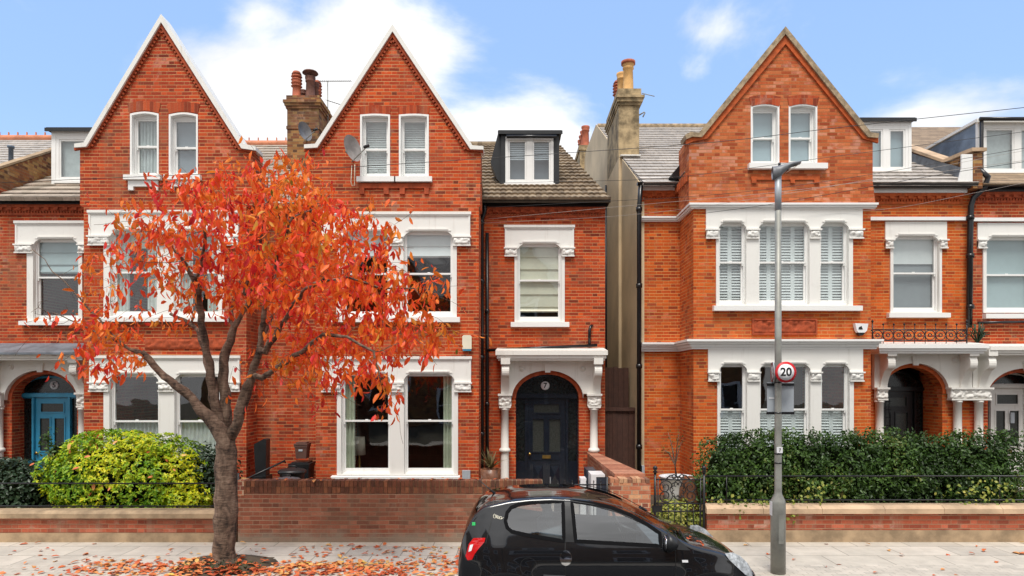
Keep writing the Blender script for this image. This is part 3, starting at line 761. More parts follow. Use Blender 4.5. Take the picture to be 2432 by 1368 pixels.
def door(house, Y, a, b, mid, top, trans, leaf, mat, glassm, num=None, label=None, grid=False, lit=.1):
    """frame from px a..b on plane Y; leaf=(a,b); trans = transom row; arched top"""
    x0, x1 = X(a, Y), X(b, Y); zt = Z(top, Y); ztr = Z(trans, Y); l0, l1 = X(leaf[0], Y), X(leaf[1], Y)
    sp = Z(mid, Y); e = .055; z0 = .12
    fo = arch(x0, x1, z0, sp, zt)
    fan = [(x, z) for x, z in arch(x0 + e, x1 - e, ztr + .07, max(sp, ztr + .075), zt - e)]
    holes = [fan, rect(l0, l1, z0 + .02, ztr - .04), rect(x0 + e, l0 - e, z0 + .75, ztr - .06), rect(l1 + e, x1 - e, z0 + .75, ztr - .06)]
    fr = MB().plate(fo, [h for h in holes if h[1][0] - h[0][0] > .05], Y, Y + .1)
    fr.box(x0 + .005, x1 - .005, Y - .05, Y - .001, ztr - .03, ztr + .05)
    for q in (l0 - e * .9, l1 + .004): fr.box(q, q + .045, Y - .03, Y - .001, z0, ztr - .031)
    h = ztr - .04 - (z0 + .02); w = l1 - l0; zb = z0 + .02
    L = MB(); st = w * .13
    gl = [rect(l0 + st * 1.2, l1 - st * 1.2, zb + h * .84, zb + h * .94)]
    for q in (0, 1):
        c0 = l0 + st + (w / 2 - st * .45) * q if False else (l0 + st if q == 0 else l0 + w / 2 + st * .45); c1 = l0 + w / 2 - st * .45 if q == 0 else l1 - st
        gl.append(rect(c0, c1, zb + h * .42, zb + h * .78))
    L.plate(rect(l0 + .003, l1 - .003, zb, ztr - .044), gl, Y + .03, Y + .075)
    for r in gl:
        L.plate(rect(r[0][0] - .018, r[1][0] + .018, r[0][1] - .018, r[2][1] + .018), [rect(r[0][0] + .012, r[1][0] - .012, r[0][1] + .012, r[2][1] - .012)], Y + .014, Y + .0295)
    for q in (0, 1):
        c0 = l0 + st if q == 0 else l0 + w / 2 + st * .45; c1 = l0 + w / 2 - st * .45 if q == 0 else l1 - st
        z_0, z_1 = zb + h * .06, zb + h * .30
        L.plate(rect(c0, c1, z_0, z_1), [rect(c0 + .03, c1 - .03, z_0 + .03, z_1 - .03)], Y + .015, Y + .029)
        cx, cz = (c0 + c1) / 2, (z_0 + z_1) / 2
        L.add([(c0 + .03, Y + .028, z_0 + .03), (c1 - .03, Y + .028, z_0 + .03), (c1 - .03, Y + .028, z_1 - .03), (c0 + .03, Y + .028, z_1 - .03), (cx, Y - .01, cz), ], [(0, 1, 4), (1, 2, 4), (2, 3, 4), (3, 0, 4)])
    L.box(l0 + st, l1 - st, Y + .018, Y + .0285, zb + h * .335, zb + h * .345)
    D = L.build('door', mat, house)
    if label: D['label'] = label
    fr.build('door_frame', mat, D)
    MB().box(l0 + .01, l1 - .01, Y + .05, Y + .06, zb + h * .40, ztr - .06).build('door_glass', M['grille'], D)
    gm = MB().plate([(x, z) for x, z in arch(x0 + .02, x1 - .02, z0 + .5, sp, zt - .02)], [rect(l0 - .01, l1 + .01, z0 + .51, ztr - .02)], Y + .055, Y + .06)
    gm.build('fanlight', M[glassm], D)
    br = MB().box((l0 + l1) / 2 - .1, (l0 + l1) / 2 + .1, Y + .0, Y + .029, zb + h * .355, zb + h * .39); br.build('letterbox', M['brass'], D)
    MB().lathe([(.0, -.07), (.035, -.065), (.04, -.04), (.015, -.02), (.015, 0)], (l0 + st * .5, Y + .03, zb + h * .40), 10, ax='y').build('knob', M['brass'], D)
    if num:
        cx = X(num[1], Y); cz = Z(num[2], Y)
        MB().lathe([(.105, 0), (.105, -.012), (.0, -.012)], (cx, Y + .05, cz), 24, ax='y').build('number_disc', M['signwhite'], D)
        text(num[0], .17, (cx, Y + .032, cz), M['ink2'], D, 'door_number', .003, .004)
    return D
def downpipe(house, pts, r=.05, joints=()):
    m = MB().tube(pts, r, 8)
    for j in joints: m.lathe([(r * 1.35, 0), (r * 1.35, .1)], (j[0], j[1], j[2]), 8)
    m.build('downpipe', M['black'], house)
def rub_arch(house, Y, a, b, t, bo, mat='rubsoldier', pr=.012):
    m = MB(); x0, x1 = X(a, Y), X(b, Y); z0, z1 = Z(bo, Y), Z(t, Y); rise = .05; n = 8
    lo = [(x1 + (x0 - x1) * i / n, z0 - .05 + rise * math.sin(math.pi * i / n)) for i in range(n + 1)]
    hi = [(x0 - .05 + (x1 + .05 - (x0 - .05)) * i / n, z1 - .05 + rise * math.sin(math.pi * i / n)) for i in range(n + 1)]
    m.plate(lo + hi, [], Y - pr, Y + .01); m.build('brick_arch', M[mat], house)
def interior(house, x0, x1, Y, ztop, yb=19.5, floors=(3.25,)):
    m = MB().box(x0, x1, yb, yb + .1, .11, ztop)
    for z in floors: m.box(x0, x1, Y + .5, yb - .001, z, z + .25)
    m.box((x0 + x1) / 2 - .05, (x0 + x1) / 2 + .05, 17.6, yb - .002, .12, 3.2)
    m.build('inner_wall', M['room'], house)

# ================================================================ HOUSE 5
zk = lambda py, Y=YB: Z(py, Y)
h5 = thing('terraced_house', (-8, 15, 0), 'red brick gabled house with the blue front door numbered 5, behind the autumn tree', 'house', 'brick terraced houses')
holes_b = []; holes_w = []
holes_w.append(window(h5, YW, (39, 212, 527, 601), (66, 197), [(81, 188)], 567, 760, 658, (53, 215, 762, 773), [('roman', Z(650, 16.2), 'blindpale')], label='wide white sash window over the blue door'))
holes_b.append(window(h5, YB, (213, 568, 502, 583), (248, 533), [(263, 374), (414, 519)], 547, 751, 646, (238, 543, 753, 765), [['curtain2', ('flat', Z(590, 15), 'blindcream')], ['curtain2', ('flat', Z(590, 15), 'blindcream')]]))
holes_b.append(window(h5, YB, (215, 571, 846, 929), (248, 537), [(262, 378), (416, 524)], 888, 1128, 1001, (238, 547, 1129, 1139), ['cafe', 'cafe']))
holes_b.append(gable_window(h5, YB, 310, 377, 266, 420, 344, ['curtain2', ('flat', Z(420, 15), 'blindgrey')], 'glasssky', sill=(299, 386, 418, 429)))
holes_b.append(gable_window(h5, YB, 402, 470, 268, 420, 347, ('flat', Z(425, 15), 'blindgrey'), 'glasssky', sill=(394, 480, 418, 429)))
ap = MB()
for a, b in ((307, 377), (403, 472)):
    ap.plate(P([(a, 430), (b, 430), (b, 453), (b - 12, 453), (b - 12, 444), (a + 12, 444), (a + 12, 453), (a, 453)], YB), [], YB - .05, YB - .002)
ap.build('sill_apron', M['white'], h5)
rub_arch(h5, YB, 308, 377, 240, 263); rub_arch(h5, YB, 402, 470, 242, 265)
pr5, h = porch(h5, YW, (28, 183, 950, 888), (-14, 225, 848, 932), [6, 204], [(-8, 18, 932, 967), (192, 224, 932, 967)], [2, 205], (-20, 196, 838, 850, 15.45, 'porch'), brk='rubbed', label='porch with rendered arch round the blue door')
holes_w.append(h)
lead = MB().add([(X(-60, 15.4), 15.35, Z(837, 15.4)), (-9.43, 15.35, Z(837, 15.4)), (-9.43, 15.99, Z(815, 16)), (X(-60, 15.4), 15.99, Z(815, 16)), (X(-60, 15.4), 15.35, Z(842, 15.4)), (-9.43, 15.35, Z(842, 15.4))], [(0, 1, 2, 3), (4, 5, 1, 0)])
lead.build('lead_roof', M['lead'], pr5)
door(h5, YW + .38, 42, 193, 945, 892, 940, (82, 163), M['blue'], 'leaded', ('5', 126, 915), label='bright blue panelled front door with long glazed panels')
w = MB().plate(rect(-12.2, -9.3, 0, Z(478, YW)), holes_w, YW, YW + .3)
w.plate(P([(199, 2000), (585, 2000), (585, 492), (600, 488), (600, 352), (577, 350), (382, 42), (200, 345), (190, 350), (190, 488), (199, 492)], YB)[2:-0 or None] + [], [], YB + .5, YB + .501) if False else None
pts = P([(585, 492), (600, 488), (600, 352), (577, 350), (382, 44), (200, 345), (190, 350), (190, 488), (199, 492)], YB)
w.plate([(X(199, YB), 0), (X(585, YB), 0)] + pts, holes_b, YB, YB + .3)
for a, b in ((199, 229), (555, 585)): w.box(X(a, YB), X(b, YB), YB + .3, 17.5, 0, Z(492, YB))
for a, b in ((190, 229), (562, 600)): w.box(X(a, YB), X(b, YB), YB + .3, 15.4, Z(491.9, YB), Z(352, YB))
w.box(-5.9, -5.08, 15.45, 15.75, 0, 6.8); w.box(-12.2, -5.08, 27.7, 28, 0, 7)
w.box(-12.2, -11.9, 16.3, 27.7, 0, 7)
w.build('wall', M['brick5'], h5)
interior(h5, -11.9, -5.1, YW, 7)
gable_trim(h5, YB, [(176, 341), (198, 338), (382, 33), (578, 341), (607, 348)], [(176, 350), (204, 348), (382, 52), (573, 352), (607, 357)], M['coping'], 7)
rz = lambda y: 7.07 + .55 * (y - 15.75)
r = slates([(-12.2, 15.72, 7.07), (-5.08, 15.72, 7.07), (-5.08, 22, 10.52), (-12.2, 22, 10.52)])
q, f = quadsheet([(-5.9, 15.2, 6.8), (-5.08, 15.2, 6.8), (-5.08, 15.74, 7.1), (-5.9, 15.74, 7.1)]); r.add(q, f)
ax, az = X(382, YB), Z(48, YB)
for sx in (X(186, YB), X(604, YB)):
    q, f = quadsheet([(sx, YB + .33, 7.3), (sx, 21, 7.3), (ax, 21, 9.2), (ax, YB + .33, 9.2)]); r.add(q, f)
q, f = quadsheet([(-12.2, 28.2, 7.0), (-5.08, 28.2, 7.0), (-5.08, 22, 10.5), (-12.2, 22, 10.5)]); r.add(q, f)
r.build('roof', M['slateold'], h5)
ridge_tiles(h5, -12.2, -5.1, 22, 10.55, M['ridge'], True)
eaves(h5, -12.2, X(199, YB) + .04, YW, 0, Z(467, 15.83)); eaves(h5, -5.84, -5.09, 15.45, 0, 6.82)
dormer(h5, 16.9, 122, 215, 312, 438, rz, (132, 208, 322, 432), 1, M['white'], M['white'], M['darkdormer'], .08, 'net')
ch = MB(); cx0, cx1 = X(682, 18.5), X(757, 18.5)
ch.box(cx0, cx1, 18.5, 19.6, 8.2, 10.28); ch.box(cx0 - .02, cx1 + .02, 18.48, 19.62, 9.72, 9.80)
for k, (o, z0, z1) in enumerate(((.03, 10.281, 10.35), (.06, 10.351, 10.42), (.09, 10.421, 10.50), (.02, 10.501, 10.64))): ch.box(cx0 - o, cx1 + o, 18.5 - o, 19.6 + o, z0, z1)
cm = ch.build('chimney', M['stockbrick'], h5)
pot(cm, X(704, 18.7), 18.72, 10.64, .5, .12, M['pot'], 'rings'); pot(cm, X(737, 18.75), 18.75, 10.64, .62, .13, M['potdark'], 'cap')
pot(cm, X(748, 19), 19.0, 10.64, .55, .11, M['potdark'], None); pot(cm, X(752, 19.25), 19.3, 10.64, .5, .11, M['pot'], 'rings'); pot(cm, X(718, 19.3), 19.35, 10.64, .5, .11, M['potdark'])
MB().lathe([(.03, 0), (.10, .02), (.10, .1), (.03, .12)], (X(590, 15.1), 15.2, Z(395, 15.2)), 10).build('vent', M['black'], h5) if False else None
pn = carved(X(345, YB), X(545, YB), Z(829, YB), Z(806, YB), YB - .02, .03, 5, .03); pn.build('terracotta_panel', M['rubbed'], h5)

# ================================================================ HOUSE 7
h7 = thing('terraced_house', (-2, 15, 0), 'red brick gabled house with the navy front door numbered 7 and small black dormer', 'house', 'brick terraced houses')
hb = []; hw = []
hw.append(window(h7, YW, (1199, 1363, 537, 609), (1222, 1341), [(1229, 1333)], 578, 763, 665, (1213, 1351, 765, 777), [('roman', Z(742, 16.2), 'blindcream')], label='single sash window with a full cream blind above the porch'))
hb.append(window(h7, YB, (765, 1117, 506, 584), (800, 1085), [(812, 925), (959, 1076)], 549, 751, 649, (790, 1093, 753, 766), [('roman', Z(613, 15), 'blindwhite'), ('roman', Z(613, 15), 'blindwhite')], label='paired sash window with half lowered blinds'))
hb.append(window(h7, YB, (766, 1119, 848, 930), (801, 1088), [(811, 927), (960, 1079)], 886, 1126, 1000, (789, 1093, 1129, 1139), ['curtainL', 'curtainR'], label='paired sash window with sage curtains'))
hb.append(gable_window(h7, YB, 856, 926, 271, 422, 351, 'venetian', rise=.02, sill=(849, 941, 422, 434)))
hb.append(gable_window(h7, YB, 948, 1018, 271, 422, 351, 'venetian', rise=.02, sill=(938, 1027, 422, 434)))
rub_arch(h7, YB, 857, 924, 250, 272); rub_arch(h7, YB, 949, 1016, 250, 272)
ap = MB(); ap.pbox(853, 1022, 437, 448, YB, YB - .045, YB - .002)
for a, b in ((855, 866), (912, 924), (950, 962), (1008, 1019)): ap.pbox(a, b, 448.2, 462, YB, YB - .05, YB - .002)
ap.build('sill_apron', M['rubbed'], h7)
pr7, h = porch(h7, YW, (1225, 1375, 945, 889), (1190, 1425, 852, 935), [1199, 1409], [(1183, 1216, 935, 968), (1392, 1427, 935, 968)], [1201, 1415], (1180, 1440, 834, 851, 15.5, 'porch'), brk='rubbed', label='porch with rendered arch round the navy door')
hw.append(h)
door(h7, YW + .22, 1221, 1375, 945, 889, 942, (1252, 1344), M['navy'], 'leaded', ('7', 1295, 916), label='dark navy panelled front door with brass letterbox')
w = MB().plate(rect(-.85, 2.21, 0, Z(482, YW)), hw, YW, YW + .3)
pts = P([(1137, 492), (1140, 488), (1142, 352), (1118, 350), (932, 68), (753, 347), (735, 350), (735, 488), (750, 492)], YB)
w.plate([(X(750, YB), 0), (X(1137, YB), 0)] + pts, hb, YB, YB + .3)
w.build('wall', M['brick7'], h7)
w = MB()
for a, b in ((750, 780), (1107, 1137)): w.box(X(a, YB), X(b, YB), YB + .301, 17.5, 0, Z(492, YB))
for a, b in ((735, 780), (1107, 1142)): w.box(X(a, YB), X(b, YB), YB + .301, 15.4, Z(491.9, YB), Z(352, YB))
w.box(-5.08, -4.25, 15.45, 15.75, 0, 6.8); w.box(-5.08, -4.8, 15.751, 28, 0, 7); w.box(-4.79, 2.2, 27.7, 28, 0, 7)
w.build('side_wall', M['brick5'], h7)
MB().box(1.91, 2.21, YW + .301, 27.7, 0, 7).build('flank_wall', M['stucco'], h7)  # unseen wall given pale stucco to bounce light into the passage
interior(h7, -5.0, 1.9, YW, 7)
gable_trim(h7, YB, [(722, 343), (748, 341), (932, 57), (1122, 345), (1148, 347)], [(722, 352), (753, 350), (932, 74), (1117, 354), (1148, 355)], M['coping'], 7)
r = pantiles([(-5.08, 15.68, 7.03), (2.30, 15.68, 7.03), (1.55, 22, 10.5), (-5.08, 22, 10.5)])
q, f = quadsheet([(-5.08, 15.2, 6.8), (-4.2, 15.2, 6.8), (-4.2, 15.74, 7.1), (-5.08, 15.74, 7.1)]); r.add(q, f)
ax, az = X(932, YB), Z(75, YB)
for sx in (X(732, YB), X(1143, YB)):
    q, f = quadsheet([(sx, YB + .33, 7.3), (sx, 21, 7.3), (ax, 21, 9.2), (ax, YB + .33, 9.2)]); r.add(q, f)
q, f = quadsheet([(-5.08, 28.2, 7.0), (2.3, 28.2, 7.0), (1.55, 22, 10.5), (-5.08, 22, 10.5)]); r.add(q, f)
r.add([(2.30, 15.68, 7.0), (2.30, 28.2, 7.0), (1.55, 22, 10.48)], [(0, 1, 2)])
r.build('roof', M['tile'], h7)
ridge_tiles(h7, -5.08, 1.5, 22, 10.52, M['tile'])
eaves(h7, -.7, 2.21, YW, 0, Z(473, 15.83)); eaves(h7, -5.07, -4.3, 15.45, 0, 6.82)
rz7 = lambda y: 7.05 + .55 * (y - 15.7)
d7 = dormer(h7, 16.9, 1190, 1328, 318, 440, rz7, (1200, 1315, 324, 438), 2, M['darkdormer'], M['darkdormer'], M['darkdormer'], .06, 'half')
MB().plate(P([(1184, 312), (1192, 312), (1193, 440), (1180, 425), (1165, 385)], 17.0), [], 17.0, 17.5).build('cheek', M['darkdormer'], d7)
MB().tube([(X(1203, 16.8), 16.78, Z(325, 16.8)), (X(1322, 16.8), 16.78, Z(325, 16.8))], .045, 8).build('dormer_gutter', M['black'], d7)
downpipe(h7, [(X(1137, 14.7) + .06, 14.73, .1), (X(1137, 14.7) + .06, 14.73, Z(520, 14.7)), (X(1148, 14.7), 14.73, Z(500, 14.7)), (X(1148, 14.7), 14.73, Z(470, 14.7))], .042) if False else None
xx = X(1143, 15.8)
downpipe(h7, [(X(1138, 14.75) - .0, 14.95, .1), (X(1138, 14.75), 14.95, 6.55)], .055) if False else None
downpipe(h7, [(X(1144, 15.9), 15.9, .1), (X(1144, 15.9), 15.9, 6.6), (X(1151, 15.85), 15.85, 6.8), (X(1151, 15.8), 15.83, 7.05)], .05, [(X(1144, 15.9), 15.9, z) for z in (1.5, 3.3, 5.1, 6.5)])
downpipe(h7, [(X(1157, 15.92), 15.93, .1), (X(1157, 15.92), 15.93, 3.5), (X(1157, 15.92), 15.93, 6.3)], .042, [(X(1157, 15.92), 15.93, z) for z in (2.2, 4.4)])
downpipe(h7, [(X(1157, 15.9), 15.88, Z(832, 15.9)), (X(1418, 15.9), 15.88, Z(820, 15.9))], .035)
downpipe(h7, [(X(1400, 15.9), 15.9, Z(820, 15.9)), (X(1400, 15.9), 15.9, Z(785, 15.9)), (X(1403, 15.9), 15.92, Z(775, 15.9)), (X(1408, 16), 16.05, Z(771, 15.9))], .035)
MB().lathe([(.0, .0), (.10, .0), (.12, .24), (.0, .24)], (-1.02, 15.5, 1.0), 16).build('table_lamp', M['net'], h7) if False else None

# ================================================================ HOUSE 9
h9 = thing('gabled_house', (7, 15, 0), 'orange brick house with stone coped gable and triple white windows, behind the lamp post', 'house', 'brick terraced houses')
hb = []; hw = []
L9 = [(1706, 1771), (1801, 1921), (1947, 2014)]
hb.append(window(h9, YB, (1676, 2047, 497, 567), (1700, 2024), L9, 528, 724, 622, (1692, 2042, 726, 739), ['shutter'] * 3, band=False, glass='glass', ch=14, label='triple sash window with full height shutters'))
hb.append(window(h9, YB, (1681, 2048, 829, 905), (1703, 2026), [(a + 2, b + 2) for a, b in L9], 864, 1122, 973, (1692, 2042, 1124, 1134), ['shutterlow'] * 3, band=False, ch=14, label='triple sash window with half height shutters'))
g1 = gable_window(h9, YB, 1783, 1850, 247, 392, 324, ('flat', Z(392, 15), 'blindpale'), 'glasssky', lining=.07)
g2 = gable_window(h9, YB, 1873, 1940, 247, 392, 324, ('flat', Z(392, 15), 'blindpale'), 'glasssky')
MB().pbox(1775, 1960, 391, 404, YB, YB - .13, YB - .013).build('sill', M['white'], h9)
hw.append(window(h9, YW, (2101, 2247, 527, 590), (2113, 2235), [(2120, 2229)], 560, 741, 648, (2105, 2250, 743, 755), [[('flat', Z(628, 16.2), 'blindwhite'), ('flat', 3.9, 'blindgrey')]], band=False, label='single sash window above the ironwork balcony'))
ap = MB(); ap.pbox(1783, 1945, 419, 428, YB, YB - .04, YB - .002)
for a, b in ((1784, 1795), (1842, 1852), (1876, 1886), (1932, 1944)): ap.pbox(a, b, 428.2, 436, YB, YB - .045, YB - .002)
ap.build('sill_apron', M['rubbed9'], h9)
pr9, h = porch(h9, YW, (2094, 2238, 935, 872), (2070, 2300, 832, 920), [2082, 2266, 2316], [(2070, 2100, 920, 950), (2243, 2343, 920, 950)], [2090, 2279, 2322], (2088, 2344, 819, 834, 15.42, 'white'), brk='rubbed9', label='porch with rendered arch and a pair of round columns')
hw.append(h)
x0, x1 = X(2094, YW), X(2238, YW)
D = door(h9, YW + .75, 2045, 2197, 935, 880, 925, (2075, 2170), M['ink'], 'leaded', label='black front door deep inside the arch')
g = MB()
for i in range(7): g.tube([(x0 + .03 + i * .08, YW + .6, .12), (x0 + .03 + i * .08, YW + .6, 2.35)], .008, 4)
for i in range(11): g.tube([(x0 + .02, YW + .6, .3 + i * .2), (x0 + .55, YW + .6, .3 + i * .2)], .008, 4)
g.build('security_grille', M['iron'], D)
w = MB().plate(rect(X(2060, YB), 10.87, 0, Z(452, YW)), hw, YW, YW + .3)
w.plate(rect(3.06, 4.1, 0, Z(446, YW)), [], YW, YW + .3)
w.plate(P([(1647, 3000), (2068, 3000), (2068, 487), (1647, 487)], YB)[2:][::-1] + [(X(2068, YB), 0), (X(1647, YB), 0)][::-1] if False else [(X(1647, YB), 0), (X(2068, YB), 0), (X(2068, YB), Z(490, YB)), (X(1647, YB), Z(490, YB))], hb, YB, YB + .3)
for a, b in ((1647, 1680), (2036, 2068)): w.box(X(a, YB), X(b, YB), YB + .3, 17.6, 0, Z(490, YB))
w.box(x0 - .3, x0 - .001, YW + .3, YW + .9, 0, 3.2); w.box(x1 + .001, x1 + .3, YW + .3, YW + .9, 0, 3.2)
w.box(10.57, 10.87, 16.3, 28, 0, 7.4)
w.build('wall', M['brick9'], h9)
w = MB(); pts = P([(1636, 489.9), (2079, 489.9), (2072, 430), (2072, 326), (2064, 322), (1866, 73), (1664, 322), (1636, 327)], YB)
w.plate(pts, [g1, g2], YB - .012, YB + .3)
for a, b in ((1636, 1680), (2036, 2072)): w.box(X(a, YB), X(b, YB), YB + .301, 15.7, Z(489.8, YB), Z(327, YB))
w.build('gable_wall', M['brick9g'], h9)
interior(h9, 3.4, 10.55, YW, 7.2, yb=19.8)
rub_arch(h9, YB, 1784, 1849, 226, 248, 'rubsoldier', .024); rub_arch(h9, YB, 1874, 1939, 226, 248, 'rubsoldier', .024)
gable_trim(h9, YB, [(1627, 320), (1640, 313), (1661, 314), (1866, 62), (2069, 314), (2088, 316)], [(1630, 330), (1645, 324), (1668, 325), (1866, 80), (2062, 325), (2086, 327)], M['stonecap'], 12, False, 'rubbed9')
# stucco flank and chimneys
T = lambda u, k, v: (k, u, v)
fl = MB().plate([(YW, 0), (YW, 7.50), (24.4, 12.10), (27.6, 12.25), (30.6, 11.6), (30.6, 0)], [], 3.04, 3.06 - .001, T)
fl.plate([(YW + .31, 0), (YW + .31, 7.3), (24.4, 11.8), (30.6, 11.5), (30.6, 0)], [], 3.061, 3.3, T)
fl.box(2.96, 3.039, 18.7, 20.9, 0, 8.998); fl.box(3.035, 3.14, YW - .012, YW - .001, 0, 7.3)
fl.build('stucco_wall', M['stucco'], h9)
ch = MB(); cx1 = X(1518, 18.7)
ch.box(2.96, cx1, 18.7, 20.9, 9.0, 10.45)
for o, z0, z1 in ((.04, 10.451, 10.53), (.09, 10.531, 10.63), (.13, 10.631, 10.70), (.05, 10.701, 10.90)): ch.box(2.96 - o * .6, cx1 + o, 18.7 - o, 20.9 + o, z0, z1)
cm = ch.build('chimney', M['stuccodark'], h9)
pot(cm, X(1492, 18.95), 18.95, 10.9, .86, .15, M['potbuff']); pot(cm, 3.18, 19.5, 10.9, .8, .14, M['potbuff']); pot(cm, 3.16, 20.05, 10.9, .62, .13, M['pot'], 'rings')
MB().lathe([(.2, 0), (.2, .08), (.15, .08)], (X(1492, 18.95), 18.95, 10.9 + .8), 14).build('chimney_pot', M['pot'], cm)
ch = MB(); ch.box(2.85, 3.4, 28.3, 30.7, 11.2, 12.5); ch.box(2.8, 3.45, 28.25, 30.75, 12.5, 12.7)
cm = ch.build('chimney', M['stuccodark'], h9)
for i in range(4): pot(cm, 3.12, 28.6 + i * .55, 12.7, .9, .16, M['pot'])
MB().box(X(1476, 18.4), X(1524, 18.4), 18.52, 18.69, 9.0, 9.03).build('lead_flashing', M['coping'], h9)
for yy in (21.0,): MB().tube([(2.93, yy, .2), (2.93, yy, 8.9)], .035, 6).build('downpipe', M['blackplastic'], h9)
r = slates([(3.06, 15.68, 7.41), (10.87, 15.68, 7.41), (10.87, 24.4, 12.0), (3.06, 24.4, 12.0)])
ax, az = X(1866, YB), Z(80, YB)
for sx in (X(1634, YB), X(2076, YB)):
    q, f = quadsheet([(sx, YB + .33, 7.5), (sx, 20, 7.5), (ax, 20, 9.3), (ax, YB + .33, 9.3)]); r.add(q, f)
q, f = quadsheet([(3.06, 31, 8.4), (10.87, 31, 8.4), (10.87, 24.4, 11.95), (3.06, 24.4, 11.95)]); r.add(q, f)
r.build('roof', M['slate'], h9)
ridge_tiles(h9, 3.1, 10.8, 24.4, 12.02, M['stonecap'])
v = MB(); A = Vector((X(1640, 15.6), 15.6, Z(362, 15.6))); B = Vector((X(1597, 15.7), 15.75, Z(420, 15.7)))
v.tube([A, B], .04, 6); v.build('verge', M['coping'], h9)
MB().plate(P([(1644, 356), (1592, 418), (1612, 428), (1644, 412)], 15.7), [], 15.62, 15.95).build('valley_board', M['black'], h9)
MB().plate(P([(1618, 414), (1644, 396), (1644, 408), (1622, 422)], 15.6), [], 15.58, 15.615).build('valley_trim', M['coping'], h9)
v = MB(); v.tube([A + Vector((.08, 0, -.1)), B + Vector((.2, 0, -.05))], .06, 6); v.tube([B + Vector((.22, 0, -.05)), B + Vector((.05, 0, -.2))], .07, 6); v.build('gutter', M['black'], h9)
eaves(h9, 3.06, 3.97, YW, 0, Z(434, 15.83), fascia='white', left_over=.12, brickm='rubbed9')
eaves(h9, X(2060, YB), 10.7, YW, 0, Z(440, 15.83), fascia='white', brickm='rubbed9')
cb = MB()
for k in range(5): cb.box(3.99 - .03 - .02 * k, 3.985, YB, YW - .1, 6.95 + k * .09, 7.03 + k * .09)
for k in range(7): cb.box(3.84, 3.87, YB + .05 + k * .16, YB + .13 + k * .16, 7.2, 7.38)
cb.build('corbel', M['rubbed9'], h9)
def string(x0, y0, segs, name, mat, par):
    m = MB()
    for dz0, dz1, pr in segs:
        m.box(3.06, X(1647, YB) - pr - .001, YW - pr, YW - .001, dz0, dz1)
        m.box(X(1647, YB) - pr, X(1647, YB) - .001, YB + .001, YW - .0005, dz0 + .001, dz1 - .001)
        m.box(X(1647, YB) - pr, x0 + pr * .6, YB - pr, YB - .0005, dz0, dz1)
    return m.build(name, mat, par)
string(X(2072, YB), 0, ((6.575, 6.60, .06), (6.602, 6.645, .09), (6.647, 6.69, .12)), 'string_course', M['white'], h9)
string(X(2076, YB), 0, ((3.50, 3.55, .05), (3.552, 3.61, .09), (3.612, 3.66, .14), (3.662, 3.71, .19)), 'cornice', M['white'], h9)
MB().box(X(2068, YB) - .05, 10.86, YW - .09, YW - .001, 6.60, 6.68).build('string_course', M['white'], h9)
pn = carved(X(1788, YB), X(1936, YB), Z(792, YB), Z(760, YB), YB - .02, .04, 77, .03)
pn.plate(rect(X(1785, YB), X(1939, YB), Z(795, YB), Z(757, YB)), [rect(X(1789, YB), X(1935, YB), Z(791, YB), Z(761, YB))], YB - .05, YB - .001)
pn.build('terracotta_panel', M['rubbed'], h9)
rz9 = lambda y: 7.41 + .527 * (y - 15.68)
dormer(h9, 16.9, 2045, 2165, 288, 412, rz9, (2052, 2158, 298, 408), 2, M['white'], M['white'], M['darkdormer'], .06, 'blindpale')
pp = MB().plate([(15.72, 7.3), (15.72, 8.12), (16.0, 8.15), (16.7, 8.2), (24.4, 12.4), (24.4, 11.9), (16, 7.3)], [], 10.76, 10.98, T)
pp.build('parapet', M['stockbrick'], h9)
pc = MB()
for (ya, za), (yb_, zb) in (((15.66, 8.15), (16.0, 8.18)), ((16.0, 8.18), (16.72, 8.22)), ((16.72, 8.22), (24.4, 12.43))):
    pc.plate([(ya, za), (yb_, zb), (yb_, zb + .08), (ya, za + .08)], [], 10.70, 11.04, T)
pc.build('parapet_coping', M['sandstone'], h9)
MB().plate([(15.9, 7.55), (17, 8.10), (24, 11.8), (24, 12.0), (17, 8.35), (15.9, 7.8)], [], 10.72, 10.758, T).build('lead_flashing', M['lead'], h9)
MB().plate(P([(2284, 432), (2310, 432), (2310, 366), (2284, 366), (2284, 400), (2276, 432)], 15.7), [], 15.70, 15.74).build('parapet_end', M['white'], h9)
downpipe(h9, [(X(1519, 15.85), 15.9, .1), (X(1519, 15.85), 15.9, 6.9), (X(1522, 15.83), 15.83, Z(440, 15.83))], .055, [(X(1519, 15.85), 15.9, z) for z in (1.2, 3.1, 5, 6.8)])
yy = 15.88
downpipe(h9, [(X(2302, yy), yy, Z(778, yy)), (X(2304, yy), yy, Z(560, yy)), (X(2306, yy), yy, Z(490, yy)), (X(2312, yy), yy, Z(470, yy)), (X(2332, yy), yy - .1, Z(448, yy)), (X(2336, yy), yy - .15, Z(425, yy)), (X(2318, yy), yy - .1, Z(405, yy))], .065, [(X(2304, yy), yy, z) for z in (4.5, 5.7, 6.6)])
ir = MB(); yy = 15.55; za, zb_ = Z(809, yy), Z(783, yy)
xa, xb = X(2072, yy), X(2296, yy)
for z in (za, zb_): ir.tube([(xa, yy, z), (xb, yy, z)], .012, 5)
n = 9
for i in range(n):
    c = xa + .12 + (xb - xa - .24) * i / (n - 1); cz = (za + zb_) / 2
    ir.torus((c, yy, cz), .115, .011, 16); ir.torus((c, yy, cz), .04, .012, 8)
    ir.tube([(c + .13, yy, za - .08), (c + .13, yy, zb_ + .10)], .010, 4); ir.lathe([(0, 0), (.03, .03), (0, .07)], (c + .13, yy, zb_ + .09), 6)
